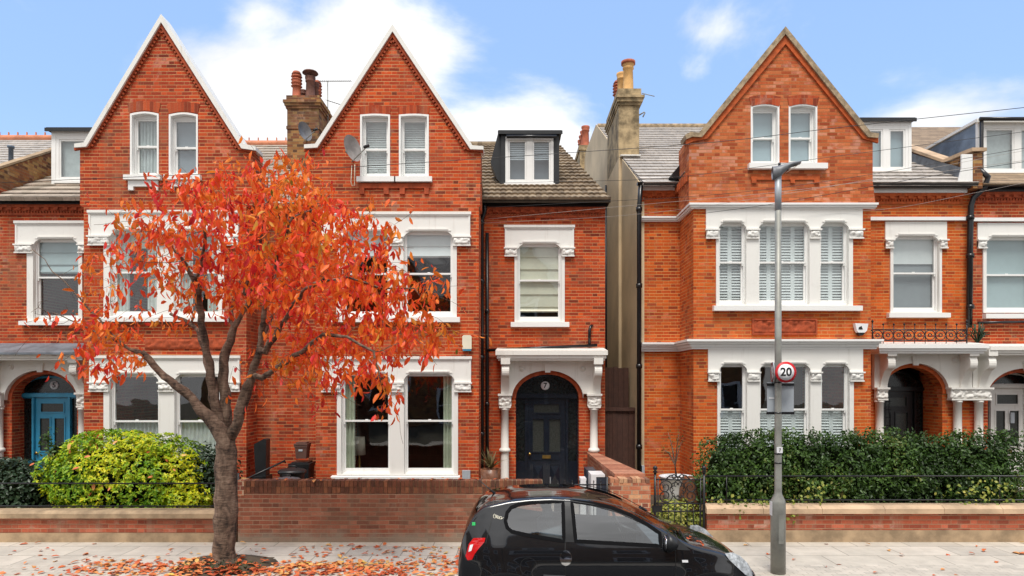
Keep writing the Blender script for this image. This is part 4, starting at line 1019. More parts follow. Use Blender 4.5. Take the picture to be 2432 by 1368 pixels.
for k, s in ((xa, 1), (xb, -1)):
    ir.tube([(k, yy, za - .06), (k, yy, zb_ + .16)], .014, 5); ir.lathe([(0, 0), (.035, .035), (0, .09)], (k, yy, zb_ + .15), 6)
    ir.tube([(k, yy, zb_), (k, 15.98, zb_ - .1)], .011, 4); ir.tube([(k, yy, za), (k, 15.98, za)], .011, 4)
ir.build('balcony_railing', M['iron'], h9)
rr = MB()
for i in range(34):
    a = R.random() * 6.28; rr.tube([(X(2325, 15.7), 15.75, Z(815, 15.7)), (X(2325, 15.7) + math.cos(a) * .12, 15.75 + R.uniform(-.1, .1), Z(800, 15.7) + .05), (X(2325, 15.7) + math.cos(a) * R.uniform(.12, .3), 15.75 + R.uniform(-.12, .12), Z(800, 15.7) + abs(math.sin(a)) * .32)], .012, 3)

# ================================================================ HOUSE 11
h11 = thing('terraced_house', (14, 16, 0), 'red brick house at the right edge with cream front door and blue grey dormer', 'house', 'brick terraced houses')
hw = [window(h11, YW, (2320, 2480, 530, 590), (2333, 2462), [(2341, 2453)], 562, 741, 652, (2333, 2470, 745, 757), [('flat', 3.9, 'blindpale')], band=False)]
pr, h = porch(h11, YW, (2346, 2508, 940, 884), (2302, 2552, 836, 920), [2540], [(2515, 2560, 920, 950)], [2540], (2352, 2560, 824, 838, 15.5, 'porch'), brk='rubbed')
hw.append(h)
D = door(h11, YW + .55, 2318, 2470, 940, 884, 918, (2356, 2432), M['offwhite'], 'leaded', label='cream front door with a tall glazed strip')
MB().box(X(2423, 16.2), X(2432, 16.2), 16.5, 16.54, Z(1005, 16.5), Z(980, 16.5)).build('entry_phone', M['greyplastic'], D)
MB().box(X(2414, 16.2), X(2424, 16.2), 16.5, 16.54, Z(1032, 16.5), Z(1022, 16.5)).build('letterbox', M['black'], D)
w = MB().plate(rect(10.872, 18, 0, Z(452, YW)), hw, YW, YW + .3)
w.box(17.7, 18, 16.3, 28, 0, 7); w.box(10.9, 18, 27.7, 28, 0, 7)
w.build('wall', M['brick11'], h11)
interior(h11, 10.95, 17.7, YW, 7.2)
MB().box(10.861, 18, YW - .09, YW - .001, 6.58, 6.66).build('string_course', M['white'], h11)
eaves(h11, 10.95, 18, YW, 0, Z(437, 15.83))
r = MB(); q, f = quadsheet([(10.99, 15.68, 7.40), (18, 15.68, 7.40), (18, 24.4, 12.0), (10.99, 24.4, 12.0)]); r.add(q, f)
q, f = quadsheet([(10.87, 31, 8.4), (18, 31, 8.4), (18, 24.4, 11.95), (10.87, 24.4, 11.95)]); r.add(q, f)
r.build('roof', M['tile11'], h11)
d11 = dormer(h11, 16.85, 2322, 2520, 290, 416, rz9, (2334, 2500, 296, 412), 2, M['white'], M['leadblue'], M['coping'], .05, 'net')
MB().tube([(X(2326, 16.7), 16.68, Z(283, 16.7)), (X(2520, 16.7), 16.68, Z(283, 16.7))], .05, 8).build('dormer_gutter', M['black'], d11)
downpipe(h11, [(X(2331, 16.7), 16.7, Z(285, 16.7)), (X(2331, 16.7), 16.7, Z(404, 16.7)), (X(2320, 16.5), 16.4, Z(412, 16.5))], .045)
downpipe(h11, [(X(2320, 15.9), 15.86, Z(767, 15.9)), (X(2450, 15.9), 15.86, Z(764, 15.9))], .03)
MB().lathe([(.09, 0), (.09, -.06), (.03, -.1)], (11.76, 17.9, Z(330, 17.9)), 10, ax='x').build('vent', M['cream'], d11)

# ================================================================ HOUSE 3 (only its roof rises into the picture)
h3 = thing('terraced_house', (-16, 16, 0), 'slate roofed house at the far left with crested terracotta ridge and brown parapet wall', 'house', 'brick terraced houses')
w = MB().plate(rect(-19, -12.202, 0, 7.4), [], YW, YW + .3); w.box(-19, -18.7, 16.3, 28, 0, 7); w.box(-19, -12.5, 27.7, 28, 0, 7)
w.build('wall', M['brick5'], h3)
r = slates([(-19, 15.7, 7.3), (-12.3, 15.7, 7.3), (-12.3, 22.2, 10.75), (-19, 22.2, 10.75)]); q, f = quadsheet([(-19, 28.2, 7.2), (-12.2, 28.2, 7.2), (-12.2, 22.2, 10.72), (-19, 22.2, 10.72)]); r.add(q, f)
r.build('roof', M['slate'], h3)
ridge_tiles(h3, -19, -12.2, 22.2, 10.8, M['ridge'], True)
MB().plate([(15.9, 6.9), (15.9, 7.75), (22.2, 11.3), (22.2, 10.4)], [], -12.36, -12.21, T).build('parapet', M['stockbrick'], h3)
MB().plate([(15.85, 7.75), (22.2, 11.31), (22.2, 11.36), (15.85, 7.81)], [], -12.39, -12.18, T).build('parapet_coping', M['sandstoneold'], h3)
MB().lathe([(.055, 0), (.055, .95), (.08, .95), (.08, 1.0)], (X(26, 17.2), 17.2, 7.8), 10).build('flue_pipe', M['leadblue'], h3)
# ================================================================ GROUND
m = MB().box(-150, 150, -60, 160, -1.2, -.14); struct(m.build('ground', M['earth']))
m = MB().box(-60, 60, .6, 9.42, -.135, -.09); struct(m.build('road', M['asphalt']))
m = MB().box(-60, 60, 9.42, 9.54, -.13, .0); struct(m.build('kerb', M['kerb']))
tx, ty = -4.37, 10.22
pv = MB().plate([(-60, 9.541), (60, 9.541), (60, 11.72), (-60, 11.72)], [[(tx - .55, ty - .5), (tx + .6, ty - .5), (tx + .6, ty + .5), (tx - .55, ty + .5)]], -.13, 0.0, lambda x, y, z: (x, z, y))
struct(pv.build('pavement', M['paving']))
m = MB().box(-60, 60, -1.8, .48, -.13, 0); struct(m.build('pavement', M['paving']))
m = MB().box(-60, 60, .481, .599, -.13, 0.001); struct(m.build('kerb', M['kerb']))
m = MB().box(-40, 40, 11.95, 40, -.13, .1); struct(m.build('garden_ground', M['soil']))
m = MB().box(X(1290, 13) , X(1405, 13), 11.75, 15.95, -.12, .104); struct(m.build('path', M['path']))
# earth mound in the tree pit
m = MB(); vs = []; fs = []; n = 20
for j in range(6):
    for i in range(n):
        a = 2 * math.pi * i / n; r = .72 * (j + 1) / 6 * (1 + .12 * math.sin(3 * a)); vs.append((tx + math.cos(a) * r, ty + math.sin(a) * r * .8, .13 * (1 - ((j + 1) / 6) ** 2) + R.uniform(-.012, .012) + .003))
for j in range(5):
    for i in range(n): fs.append((j * n + i, (j + 1) * n + i, (j + 1) * n + (i + 1) % n, j * n + (i + 1) % n))
vs.append((tx, ty, .14)); fs += [(len(vs) - 1, i, (i + 1) % n) for i in range(n)]
m.add(vs, fs, True).box(tx - .54, tx + .59, ty - .49, ty + .49, -.12, .0); struct(m.build('ground_mound', M['soil']))

# ================================================================ leaves
def leaf_cloud(name, mat, pts, nrm, size, parent=None, asp=.45, fold=.25, jit=.5, droop=0., svar=.35):
    """pts Nx3, nrm Nx3 (leaf plane normals); each leaf a folded six-vertex blade"""
    N = len(pts); s = size * (1 + NR.uniform(-svar, svar, N))[:, None]
    n = nrm / (np.linalg.norm(nrm, axis=1)[:, None] + 1e-9)
    rnd = NR.normal(size=(N, 3)); rnd[:, 2] -= droop * 3
    t = rnd - (rnd * n).sum(1)[:, None] * n; t /= np.linalg.norm(t, axis=1)[:, None] + 1e-9
    b = np.cross(n, t)
    w = asp
    P_ = [pts, pts + t * s * .35 + b * s * w * .5 + n * s * fold * w * .5, pts + t * s * .75 + b * s * w * .38 + n * s * fold * w * .3, pts + t * s + n * s * -.08,
          pts + t * s * .75 - b * s * w * .38 + n * s * fold * w * .3, pts + t * s * .35 - b * s * w * .5 + n * s * fold * w * .5, pts + t * s * .5]
    V = np.stack(P_, 1).reshape(-1, 3)
    F = np.array([(0, 1, 6), (1, 2, 6), (2, 3, 6), (3, 4, 6), (4, 5, 6), (5, 0, 6)])
    F = (F[None] + (np.arange(N) * 7)[:, None, None]).reshape(-1, 3)
    me = bpy.data.meshes.new(name); me.vertices.add(len(V)); me.vertices.foreach_set('co', V.ravel())
    me.loops.add(F.size); me.loops.foreach_set('vertex_index', F.ravel())
    me.polygons.add(len(F)); me.polygons.foreach_set('loop_start', np.arange(0, F.size, 3)); me.update(calc_edges=True)
    me.materials.append(mat)
    o = bpy.data.objects.new(name, me); COL.objects.link(o)
    if parent is not None:
        o.parent = parent
        if parent.type == 'EMPTY': o.matrix_parent_inverse = Matrix.Translation(-parent.location)
    return o
def blob_pts(N, c, r, shell=.35, bumps=(), zmin=None, seed=1, sq=2.):
    """points in the outer shell of a lumpy (super)ellipsoid"""
    g = np.random.default_rng(seed)
    d = g.normal(size=(N * 2, 3)); d /= np.linalg.norm(d, axis=1)[:, None]
    if sq != 2.: k = (np.abs(d) ** sq).sum(1) ** (-1 / sq); 
    else: k = np.ones(len(d))
    cl = g.normal(size=(60, 3)); cl /= np.linalg.norm(cl, axis=1)[:, None]; am = g.uniform(.4, 1, 60)
    lump = (np.maximum(0, d @ cl.T - .90) / .10 * am).max(1)
    rr = (1 - shell * g.random(len(d)) ** 1.6) * k * (.84 + .2 * lump)
    p = np.array(c) + d * rr[:, None] * np.array(r)
    nn = d / np.array(r) + g.normal(size=d.shape) * .45 / np.mean(r)
    nn[:, 2] += .5 / np.mean(r)
    if zmin is not None: keep = p[:, 2] > zmin; p, nn = p[keep], nn[keep]
    return p[:N], nn[:N]
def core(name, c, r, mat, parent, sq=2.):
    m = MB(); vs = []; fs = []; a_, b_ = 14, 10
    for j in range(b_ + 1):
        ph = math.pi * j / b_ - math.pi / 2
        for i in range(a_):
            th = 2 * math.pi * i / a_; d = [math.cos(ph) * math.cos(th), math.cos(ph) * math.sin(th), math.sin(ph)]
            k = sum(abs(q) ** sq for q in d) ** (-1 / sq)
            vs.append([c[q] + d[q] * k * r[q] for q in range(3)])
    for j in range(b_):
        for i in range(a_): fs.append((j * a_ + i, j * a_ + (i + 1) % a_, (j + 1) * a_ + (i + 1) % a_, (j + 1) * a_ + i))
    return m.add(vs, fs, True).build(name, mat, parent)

# lime-yellow shrub
t = thing('shrub', (-7.0, 13, .1), 'big rounded lime yellow shrub behind the low wall, left of the tree trunk', 'shrub')
c, r = (X(295, 12.7), 12.75, .95), (1.62, .78, .96)
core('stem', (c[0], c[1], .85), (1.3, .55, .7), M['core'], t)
p, n = blob_pts(3900, c, r, .34, zmin=.42, seed=3, sq=2.3)
p2, n2 = blob_pts(420, (X(430, 12.6), 12.6, .6), (.7, .55, .32), .3, zmin=.4, seed=4); p = np.vstack([p, p2]); n = np.vstack([n, n2])
k = 8; pr = np.repeat(p, k, 0); nr_ = np.repeat(n, k, 0); nr_ = nr_ / np.linalg.norm(nr_, axis=1)[:, None] + NR.normal(size=nr_.shape) * .28
leaf_cloud('foliage', M['lime'], pr, nr_, .058, t, asp=.42)
fr_ = p[(p[:, 1] < 12.5)][:900:38] + np.array((0, -.05, .03)); leaf_cloud('caught_leaves', M['litter'], fr_, NR.normal(size=fr_.shape) * .5 + [0, -1, .8], .10, t)
t = thing('shrub', (-10, 13, .1), 'low dark green shrub at the left edge beside the lime yellow one', 'shrub')
c, r = (X(15, 12.9), 12.9, .72), (.98, .7, .72)
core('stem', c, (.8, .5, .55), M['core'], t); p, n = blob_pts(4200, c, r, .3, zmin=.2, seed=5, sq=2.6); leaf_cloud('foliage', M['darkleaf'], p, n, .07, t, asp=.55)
t = thing('shrub', (-5.8, 13, .1), 'dark green shrub between the lime yellow one and the tree trunk', 'shrub')
c, r = (X(492, 12.9), 13.0, .8), (.62, .5, .82)
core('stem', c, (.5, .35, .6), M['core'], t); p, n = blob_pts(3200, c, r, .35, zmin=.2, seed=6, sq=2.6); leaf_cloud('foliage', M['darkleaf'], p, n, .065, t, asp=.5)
t = thing('shrub', (-9.0, 14, .1), 'small leafy evergreen in front of the blue door', 'shrub')
c = (X(148, 13.9), 13.9, 1.15)
core('stem', (c[0], c[1], .8), (.3, .3, .7), M['core'], t); p, n = blob_pts(900, c, (.36, .35, .42), .7, seed=7); p2, n2 = blob_pts(90, (X(118, 13.9), 13.9, 1.55), (.22, .2, .35), .9, seed=17); leaf_cloud('foliage', M['hedge'], np.vstack([p, p2]), np.vstack([n, n2]), .075, t, asp=.5)
# hedge right
t = thing('hedge', (4, 12.6, .1), 'long loose green hedge behind the iron railing at the right', 'hedge')
P1, N1 = [], []
xa, xb = X(1672, 12.7), X(2412, 12.7)
core('hedge_core', ((xa + xb) / 2, 12.8, .85), ((xb - xa) / 2 - .12, .26, .70), M['core'], t, sq=7)
xx = xa + .3; k = 20
while xx < xb - .05:
    hh = .97 + .05 * math.sin(xx * 3.1) + .03 * math.sin(xx * 7.7 + 1) + R.uniform(-.03, .03)
    p, n = blob_pts(400, (xx, 12.70 + R.uniform(-.06, .06), .86), (.5, .5, hh * .97), .38, zmin=.3, seed=k, sq=3.2)
    P1.append(np.repeat(p, 9, 0) + NR.normal(0, .042, (len(p) * 9, 3))); N1.append(np.repeat(n / np.linalg.norm(n, axis=1)[:, None], 9, 0) + NR.normal(size=(len(p) * 9, 3)) * .5)
    k += 1; xx += .38
    for _ in range(4):
        sx, sz = xx + R.uniform(-.3, .3), .80 + hh; g = np.random.default_rng(k * 9 + _)
        q = np.stack([sx + g.normal(0, .06, 26), 12.7 + g.normal(0, .12, 26), sz + g.uniform(-.15, .10, 26)], 1); P1.append(q); N1.append(g.normal(size=(26, 3)) + [0, -.5, .6])
leaf_cloud('foliage', M['hedge'], np.vstack(P1), np.vstack(N1), .062, t, asp=.48, droop=.12)
P2 = []; N2 = []; g = np.random.default_rng(5)
for cx, cz, w_, h_, q in ((X(1755, 11.8), .60, .28, .16, 90), (X(1880, 11.8), .5, .12, .22, 50), (X(1930, 12.0), .8, .14, .2, 40), (X(2300, 12.1), .85, .4, .2, 110), (X(1820, 11.9), .62, .2, .08, 40)):
    P2.append(np.stack([cx + g.normal(0, w_, q), 11.78 + g.uniform(-.12, .1, q), cz + g.normal(0, h_ * .6, q)], 1)); N2.append(g.normal(size=(q, 3)) + [0, -1, .5])
leaf_cloud('foliage', M['ivy'], np.vstack(P2), np.vstack(N2), .055, t, asp=.8)
# low planting behind the scroll gate
t = thing('ground_cover', (2.9, 12.6, .1), 'yellow green leafy planting seen through the bars of the scroll gate', 'plant')
p, n = blob_pts(1500, (X(1610, 12.6), 12.6, .2), (.62, .5, .42), .6, zmin=.1, seed=40); leaf_cloud('foliage', M['ivy'], p, n, .06, t, asp=.7)
# spiky plant
t = thing('spiky_plant', (X(1165, 14), 14.2, .1), 'bronze spiky plant between the paired window and the white column', 'plant')
m = MB()
for i in range(46):
    a = R.uniform(0, 6.28); e = R.uniform(.15, 1.2); L_ = R.uniform(.35, .55); b0 = Vector((X(1165, 14.2), 14.2, .95))
    d = Vector((math.cos(a) * math.sin(e), math.sin(a) * math.sin(e), math.cos(e))); s_ = Vector((-math.sin(a), math.cos(a), 0)) * .018
    mid = b0 + d * L_ * .55; tip = b0 + d * L_ + Vector((0, 0, -.10 * math.sin(e)))
    m.add([b0 - s_, b0 + s_, mid + s_, mid - s_, tip], [(0, 1, 2, 3), (3, 2, 4)])
m.build('foliage', M['spiky'], t)
MB().lathe([(.16, 0), (.2, .6), (.22, .85), (.19, .85), (.17, .8)], (X(1165, 14.2), 14.2, .1), 16).build('pot', M['terra'], t)
t = thing('balcony_plant', (X(2325, 15.7), 15.75, 3.7), 'dark withered plant at the end of the ironwork balcony by the drainpipe', 'plant'); rr.build('stems', M['darkleaf'], t)

# ================================================================ GARDEN WALLS
w5 = thing('garden_wall', (-10, 11.8, 0), 'low red brick garden wall with stone coping and iron rails, below the lime yellow shrub', 'wall')
xr = X(562, 11.7)
MB().box(-24, xr - .03, 11.74, 11.94, .155, .42).build('wall', M['lowwall'], w5)
MB().box(-24, xr - .02, 11.70, 11.97, 0, .15).build('plinth', M['sandstoneold'], w5)
m = MB(); T = lambda u, k, v: (k, u, v)
m.plate([(11.66, .42), (12.0, .42), (12.0, .50), (11.96, .545), (11.72, .545), (11.66, .50)], [], -24, xr, T); m.build('coping', M['sandstoneold'], w5)
ir = MB()
for z in (.60, 1.0): ir.tube([(-24, 11.85, z + .0), (xr, 11.85, z)], .013, 5)
for x in (-19, -14.2, -9.9): ir.tube([(x, 11.85, .5), (x, 11.85, 1.0)], .012, 4)
ir.tube([(xr - .03, 11.85, .5), (xr - .03, 11.85, 1.18)], .02, 6); ir.build('railing', M['iron'], w5)
w7 = thing('garden_wall', (-2.2, 11.8, 0), 'tall old brick garden wall with darker brick top, between tree trunk and car', 'wall')
xa, xb = X(565, 11.7), X(1290, 11.7)
MB().box(xa, xb, 11.7, 11.925, 0, .845).build('wall', M['gwall'], w7)
m = MB(); x = xa; i = 0
while x < xb - .03:
    j = R.uniform(-.006, .006); m.box(x, x + .066, 11.695 + j, 11.93, .965, 1.07 + R.uniform(-.004, .004)); m.box(x, x + .066, 11.698 + j, 11.926, .85, .958); x += .0745
m.build('brick_coping', M['soldbrick'], w7)
MB().box(xa + .01, xb - .01, 11.714, 11.92, .846, 1.062).build('bed_mortar', M['bed'], w7)
MB().box(xa, xa + .11, 11.69, 11.935, .80, 1.078).build('end_brick', M['pier'], w7)
wp = thing('garden_wall', (2.2, 12, 0), 'brick boundary wall running back to the house from its pier beside the scroll gate', 'wall')
m = MB().box(X(1450, 11.7), X(1545, 11.7), 11.7, 12.2, 0, 1.03); m.build('end_pier', M['pier'], wp)
m = MB(); x0, x1 = X(1450, 11.7), X(1545, 11.7)
x = x0
while x < x1 - .03: m.box(x, x + .068, 11.69 + R.uniform(0, .012), 11.99, 1.031, 1.10 + R.uniform(-.01, .01)); x += .0765
m.build('brick_coping', M['piertop'], wp)
m = MB(); q = [(x0 + .16, 12.2), (x1, 12.2), (1.98, 15.9), (1.78, 15.9)]
m.add([(a, b, 0) for a, b in q] + [(a, b, 1.06) for a, b in q], [(0, 1, 5, 4), (1, 2, 6, 5), (2, 3, 7, 6), (3, 0, 4, 7), (4, 5, 6, 7)]); m.build('wall', M['gwall'], wp)
m = MB(); k = 0
while k < 48:
    s = k / 48; e = (k + .86) / 48
    l = [(q[0][0] + (q[3][0] - q[0][0]) * v - .01, 12.2 + 3.7 * v) for v in (s, e)]; rr_ = [(q[1][0] + (q[2][0] - q[1][0]) * v + .01, 12.2 + 3.7 * v) for v in (s, e)]
    b4 = [l[0], rr_[0], rr_[1], l[1]]; m.add([(a, b, 1.061) for a, b in b4] + [(a, b, 1.12) for a, b in b4], [(0, 1, 5, 4), (1, 2, 6, 5), (2, 3, 7, 6), (3, 0, 4, 7), (4, 5, 6, 7)]); k += 1
m.build('brick_coping', M['copingbrick'], wp)
w9 = thing('garden_wall', (7, 11.8, 0), 'low red brick garden wall with pale stone coping under the long hedge', 'wall')
xl = X(1677, 11.7)
MB().box(xl + .03, 24, 11.74, 11.95, .205, .50).build('wall', M['lowwall'], w9)
MB().box(xl + .01, 24, 11.71, 11.97, 0, .20).build('plinth', M['sandstoneold'], w9)
m = MB(); x = xl
while x < 23:
    L_ = R.uniform(.85, 1.1); m.plate([(11.66, .50), (12.0, .50), (12.0, .585), (11.95, .635), (11.73, .635), (11.66, .585)], [], x + .003, x + L_ - .003, T); x += L_
m.build('coping', M['sandstone'], w9)
ir = MB()
for z in (.71, 1.13): ir.tube([(xl + .02, 11.84, z), (24, 11.84, z)], .014, 5)
for x in (xl + .4, xl + 5.2, 14): ir.tube([(x, 11.84, .6), (x, 11.84, 1.13)], .011, 4)
ir.build('railing', M['iron'], w9)

# scroll gate
g = thing('scroll_gate', (X(1610, 11.75), 11.75, 0), 'ornate black iron gate with round scrolls between the brick pier and the hedge', 'gate')
yy = 11.78; G = lambda a, b: (X(a, yy), yy, Z(b, yy))
fr = MB()
for a in (1556, 1672): fr.tube([G(a, 1290), G(a, 1122)], .024, 6); fr.lathe([(.0, 0), (.05, .02), (.02, .05), (.045, .09), (.03, .12), (.0, .14)], G(a, 1124), 8)
for b in (1139, 1196, 1214, 1262): fr.tube([G(1556, b), G(1672, b)], .013, 5)
for a in (1563, 1664): fr.tube([G(a, 1270), G(a, 1134)], .012, 5)
fr.box(X(1549, yy), X(1572, yy), yy - .02, yy + .02, Z(1216, yy), Z(1200, yy))
fr.build('gate_frame', M['iron'], g)
sc = MB()
for a in range(1572, 1664, 15): sc.tube([G(a, 1268), G(a, 1205 if a % 2 else 1197)], .008, 4); sc.lathe([(0, 0), (.014, .015), (0, .05)], G(a, 1205), 5)
def scroll(cx, cz, r0, turns, st, sg):
    pts = []
    for i in range(34):
        t = i / 33; r = r0 * (1 - t * .82); a = st + sg * turns * 2 * math.pi * t
        pts.append((X(cx + r * math.cos(a), yy), yy, Z(cz - r * math.sin(a), yy)))
    sc.tube(pts, .010, 5)
for cx, sg, st in ((1580, 1, 0), (1640, -1, math.pi)):
    scroll(cx, 1157, 17, 1.6, st, sg); scroll(cx, 1178, 17, 1.6, st, -sg)
    sc.torus(G(cx, 1168), .01, .01, 6) if False else None
for dx, dz in ((0, -20), (0, 14), (-14, -4), (14, -4), (-8, 7), (8, 7), (-9, -14), (9, -14)):
    a = math.atan2(-dz, dx); c0 = G(1610 + dx * .7, 1166 + dz * .8)
    sc.torus(c0, .065, .009, 10, 4, a - 1.9, a + 1.9)
for sg in (-1, 1): sc.tube([G(1610 + sg * 28, 1138), G(1610 + sg * 20, 1130), G(1610 + sg * 9, 1127), G(1610, 1133), G(1610, 1139)], .012, 5); sc.torus(G(1610 + sg * 9, 1132), .035, .01, 10)
sc.build('scrollwork', M['iron'], g)
g = thing('front_gate', (X(1370, 11.8), 11.8, 0), 'low black iron bar gate in front of the navy door, above the car roof', 'gate')
fr = MB(); yy2 = 11.82; G2 = lambda a, b: (X(a, yy2), yy2, Z(b, yy2))
for b in (1151, 1240): fr.tube([G2(1292, b), G2(1450, b)], .012, 5)
for a in (1307, 1442): fr.tube([G2(a, 1290), G2(a, 1133)], .02, 6)
fr.build('gate_frame', M['iron'], g); fr = MB()
for a in range(1325, 1440, 17): fr.tube([G2(a, 1280), G2(a, 1146)], .008, 4); fr.lathe([(0, 0), (.014, .015), (0, .06)], G2(a, 1147), 5)
fr.build('gate_bars', M['iron'], g)

# passage gate between the houses
g = thing('timber_gate', (2.6, 16.7, 0), 'dark brown timber gate closing the passage beside the stucco flank wall', 'gate')
m = MB(); x = 2.22
while x < 3.0: m.box(x, x + .126, 16.62 + R.uniform(0, .012), 16.66, .1, 2.12 + R.uniform(-.02, .02)); x += .13
m.box(2.22, 3.02, 16.58, 16.61, 2.06, 2.15); m.build('boards', M['darkfence'], g)
g = thing('timber_fence', (2.6, 17.3, 0), 'upper dark brown board screen standing behind the passage gate', 'fence')
m = MB(); x = 2.22
while x < 2.98: m.box(x, x + .126, 17.3 + R.uniform(0, .012), 17.34, .1, 3.15 + R.uniform(-.03, .03)); x += .13
m.build('boards', M['darkfence'], g)

# ================================================================ small things in the gardens
def wheelie(loc, w, d, h, body, lid, label, handle=True, small=False, name='wheelie_bin', sticker=False):
    t = thing(name, loc, label, 'bin'); x, y, z = loc
    m = MB(); a, b = w / 2, d / 2; k = .82
    vs = [(x - a * k, y - b * k, z + .06), (x + a * k, y - b * k, z + .06), (x + a * k, y + b * k, z + .06), (x - a * k, y + b * k, z + .06), (x - a, y - b, z + h), (x + a, y - b, z + h), (x + a, y + b, z + h), (x - a, y + b, z + h)]
    m.add(vs, [(0, 1, 5, 4), (1, 2, 6, 5), (2, 3, 7, 6), (3, 0, 4, 7), (4, 5, 6, 7), (3, 2, 1, 0)]); m.box(x - a * 1.05, x + a * 1.05, y - b * 1.04, y + b * 1.04, z + h - .05, z + h - .001)
    m.build('bin_body', body, t)
    m = MB(); m.box(x - a * 1.1, x + a * 1.1, y - b * 1.12, y + b * 1.1, z + h, z + h + .03); m.box(x - a * .85, x + a * .85, y - b * .8, y + b * .8, z + h + .031, z + h + .06)
    m.build('lid', lid, t)
    if handle: MB().tube([(x - a * .7, y + b + .05, z + h - .02), (x + a * .7, y + b + .05, z + h - .02)], .015, 6).build('handle', body, t)
    if sticker: MB().box(x - a * .35, x + a * .3, y - b * .98, y - b * .955, z + h * .62, z + h * .74).build('sticker', M['greyplastic'], t)
    return t
def dustbin(x, y, z0, z1, r, label, lidm, bodym):
    t = thing('round_bin', (x, y, z0), label, 'bin'); h = z1 - z0
    MB().lathe([(r * .8, 0), (r * .95, h - .1), (r * 1.0, h - .06)], (x, y, z0), 20).build('bin_body', bodym, t)
    MB().lathe([(r * 1.08, -.05), (r * 1.1, 0), (r * .95, .03), (r * .4, .06), (.0, .065)], (x, y, z1 - .06), 20).build('lid', lidm, t)
    MB().tube([(x - .09, y, z1), (x - .08, y, z1 + .04), (x + .08, y, z1 + .04), (x + .09, y, z1)], .012, 6).build('handle', bodym, t)
wheelie((X(716, 14.9), 14.95, .1), .42, .45, .86, M['blackplastic'], M['blackplastic'], 'black bin in the recess with the small brown caddy standing on it')
wheelie((X(718, 14.9), 14.92, 1.035), .27, .28, .36, M['brownbin'], M['brownbin'], 'small brown food waste caddy on top of a black bin', name='food_caddy', sticker=True)
dustbin(X(692, 14.3), 14.35, .1, .95, .27, 'round black bin with a black lid, behind the grey lidded one', M['blackplastic'], M['blackplastic'])
dustbin(X(684, 13.7), 13.6, .1, .86, .27, 'round bin with dark grey domed lid just behind the tall garden wall', M['greylid'], M['blackplastic'])
t = thing('folded_cover', (X(620, 14.8), 14.8, .1), 'tall black folded cover leaning in the brick recess', 'cover')
yy = 14.85; q = P([(609, 1160), (634, 1160), (636, 1120), (637, 1043), (631, 1041), (609, 1053), (608, 1060), (611, 1120)], yy)
m = MB().plate(q, [], yy - .12, yy + .12); m.plate(P([(606, 1160), (640, 1160), (639, 1128), (607, 1130)], yy), [], yy - .2, yy + .2); m.build('cover', M['blackplastic'], t)
MB().tube([(X(575, 14.3), 14.3, Z(1143, 14.3)), (X(677, 14.9), 14.9, Z(1094, 14.9)), (X(677, 14.9), 14.9, Z(1100, 14.9))], .022, 6).build('pole', M['blackplastic'], t)
t = thing('bin_store', (X(1415, 13.2), 13.3, .1), 'grey and white slatted bin store behind the low iron gate', 'bin store')
MB().box(X(1393, 13.8), X(1415, 13.8), 13.8, 14.3, .1, Z(1116, 13.8)).build('tall_panel', M['anthracite'], t)
m = MB().box(X(1404, 13.2), X(1437, 13.2), 13.2, 13.75, Z(1127, 13.2) - .05, Z(1127, 13.2)); m.box(X(1404, 13.2), X(1416, 13.2), 13.2, 13.7, .1, Z(1127, 13.2) - .051); m.build('lid', M['signwhite'], t)
MB().box(X(1416.5, 13.2), X(1443, 13.2), 13.21, 13.74, .1, Z(1131, 13.2) - .02).build('front_panel', M['anthracite'], t)
MB().box(X(1380, 13.2), X(1394, 13.2), 13.3, 13.6, .1, Z(1138, 13.2)).build('side_panel', M['signwhite'], t)
t = thing('meter_box', (X(1107, 14.7), 14.7, .8), 'small grey meter box low on the wall right of the paired window', 'box')
MB().box(X(1098, 14.75), X(1117, 14.75), 14.70, 14.787, Z(1137, 14.75), Z(1117, 14.75)).build('casing', M['greyplastic'], t)
t = thing('alarm_box', (X(1109, 14.7), 14.7, 3.7), 'cream rectangular alarm box with a blue base beside the black downpipes', 'alarm box', 'alarm boxes on the house fronts')
m = MB().plate(P([(1098, 829), (1120, 829), (1120, 799), (1117, 796), (1101, 796), (1098, 799)], 14.72), [], 14.70, 14.787); m.build('casing', M['cream'], t)
MB().box(X(1099, 14.72), X(1119, 14.72), 14.705, 14.786, Z(833, 14.72), Z(829.2, 14.72)).build('light_strip', M['blue'], t)
t = thing('alarm_box', (X(2045, 14.7), 14.7, 4), 'white shield shaped alarm box with a black base beside the terracotta panel', 'alarm box', 'alarm boxes on the house fronts')
MB().plate(P([(2029, 768), (2060, 769), (2057, 785), (2052, 790), (2037, 790), (2033, 785)], 14.72), [], 14.68, 14.787).build('casing', M['signwhite'], t)
MB().plate(P([(2036, 790.3), (2053, 790.3), (2048, 797), (2040, 797)], 14.72), [], 14.70, 14.786).build('light_strip', M['black'], t)
MB().plate(P([(2041, 777), (2047, 774), (2049, 779), (2050, 782), (2040, 782)], 14.66), [], 14.672, 14.679).build('emblem', M['ink2'], t)
MB().box(X(1524, 15.9), X(1530, 15.9), 15.85, 15.98, Z(1126, 15.9), Z(1106, 15.9)).build('meter_cover', M['greyplastic'], h9)
t = thing('planter', (X(1600, 13), 13.1, .1), 'tall white planter with a thin leggy shrub behind the scroll gate', 'planter')
x, y = X(1607, 13.2), 13.2
m = MB().lathe([(.16, 0), (.26, .55), (.33, .82), (.35, .84), (.30, .84), (.28, .78)], (x, y, .1), 20); m.build('pot', M['signwhite'], t)
MB().lathe([(.29, 0), (0, .02)], (x, y, .89), 16).build('soil', M['soil'], t)
st = MB(); g_ = np.random.default_rng(3); LP = []
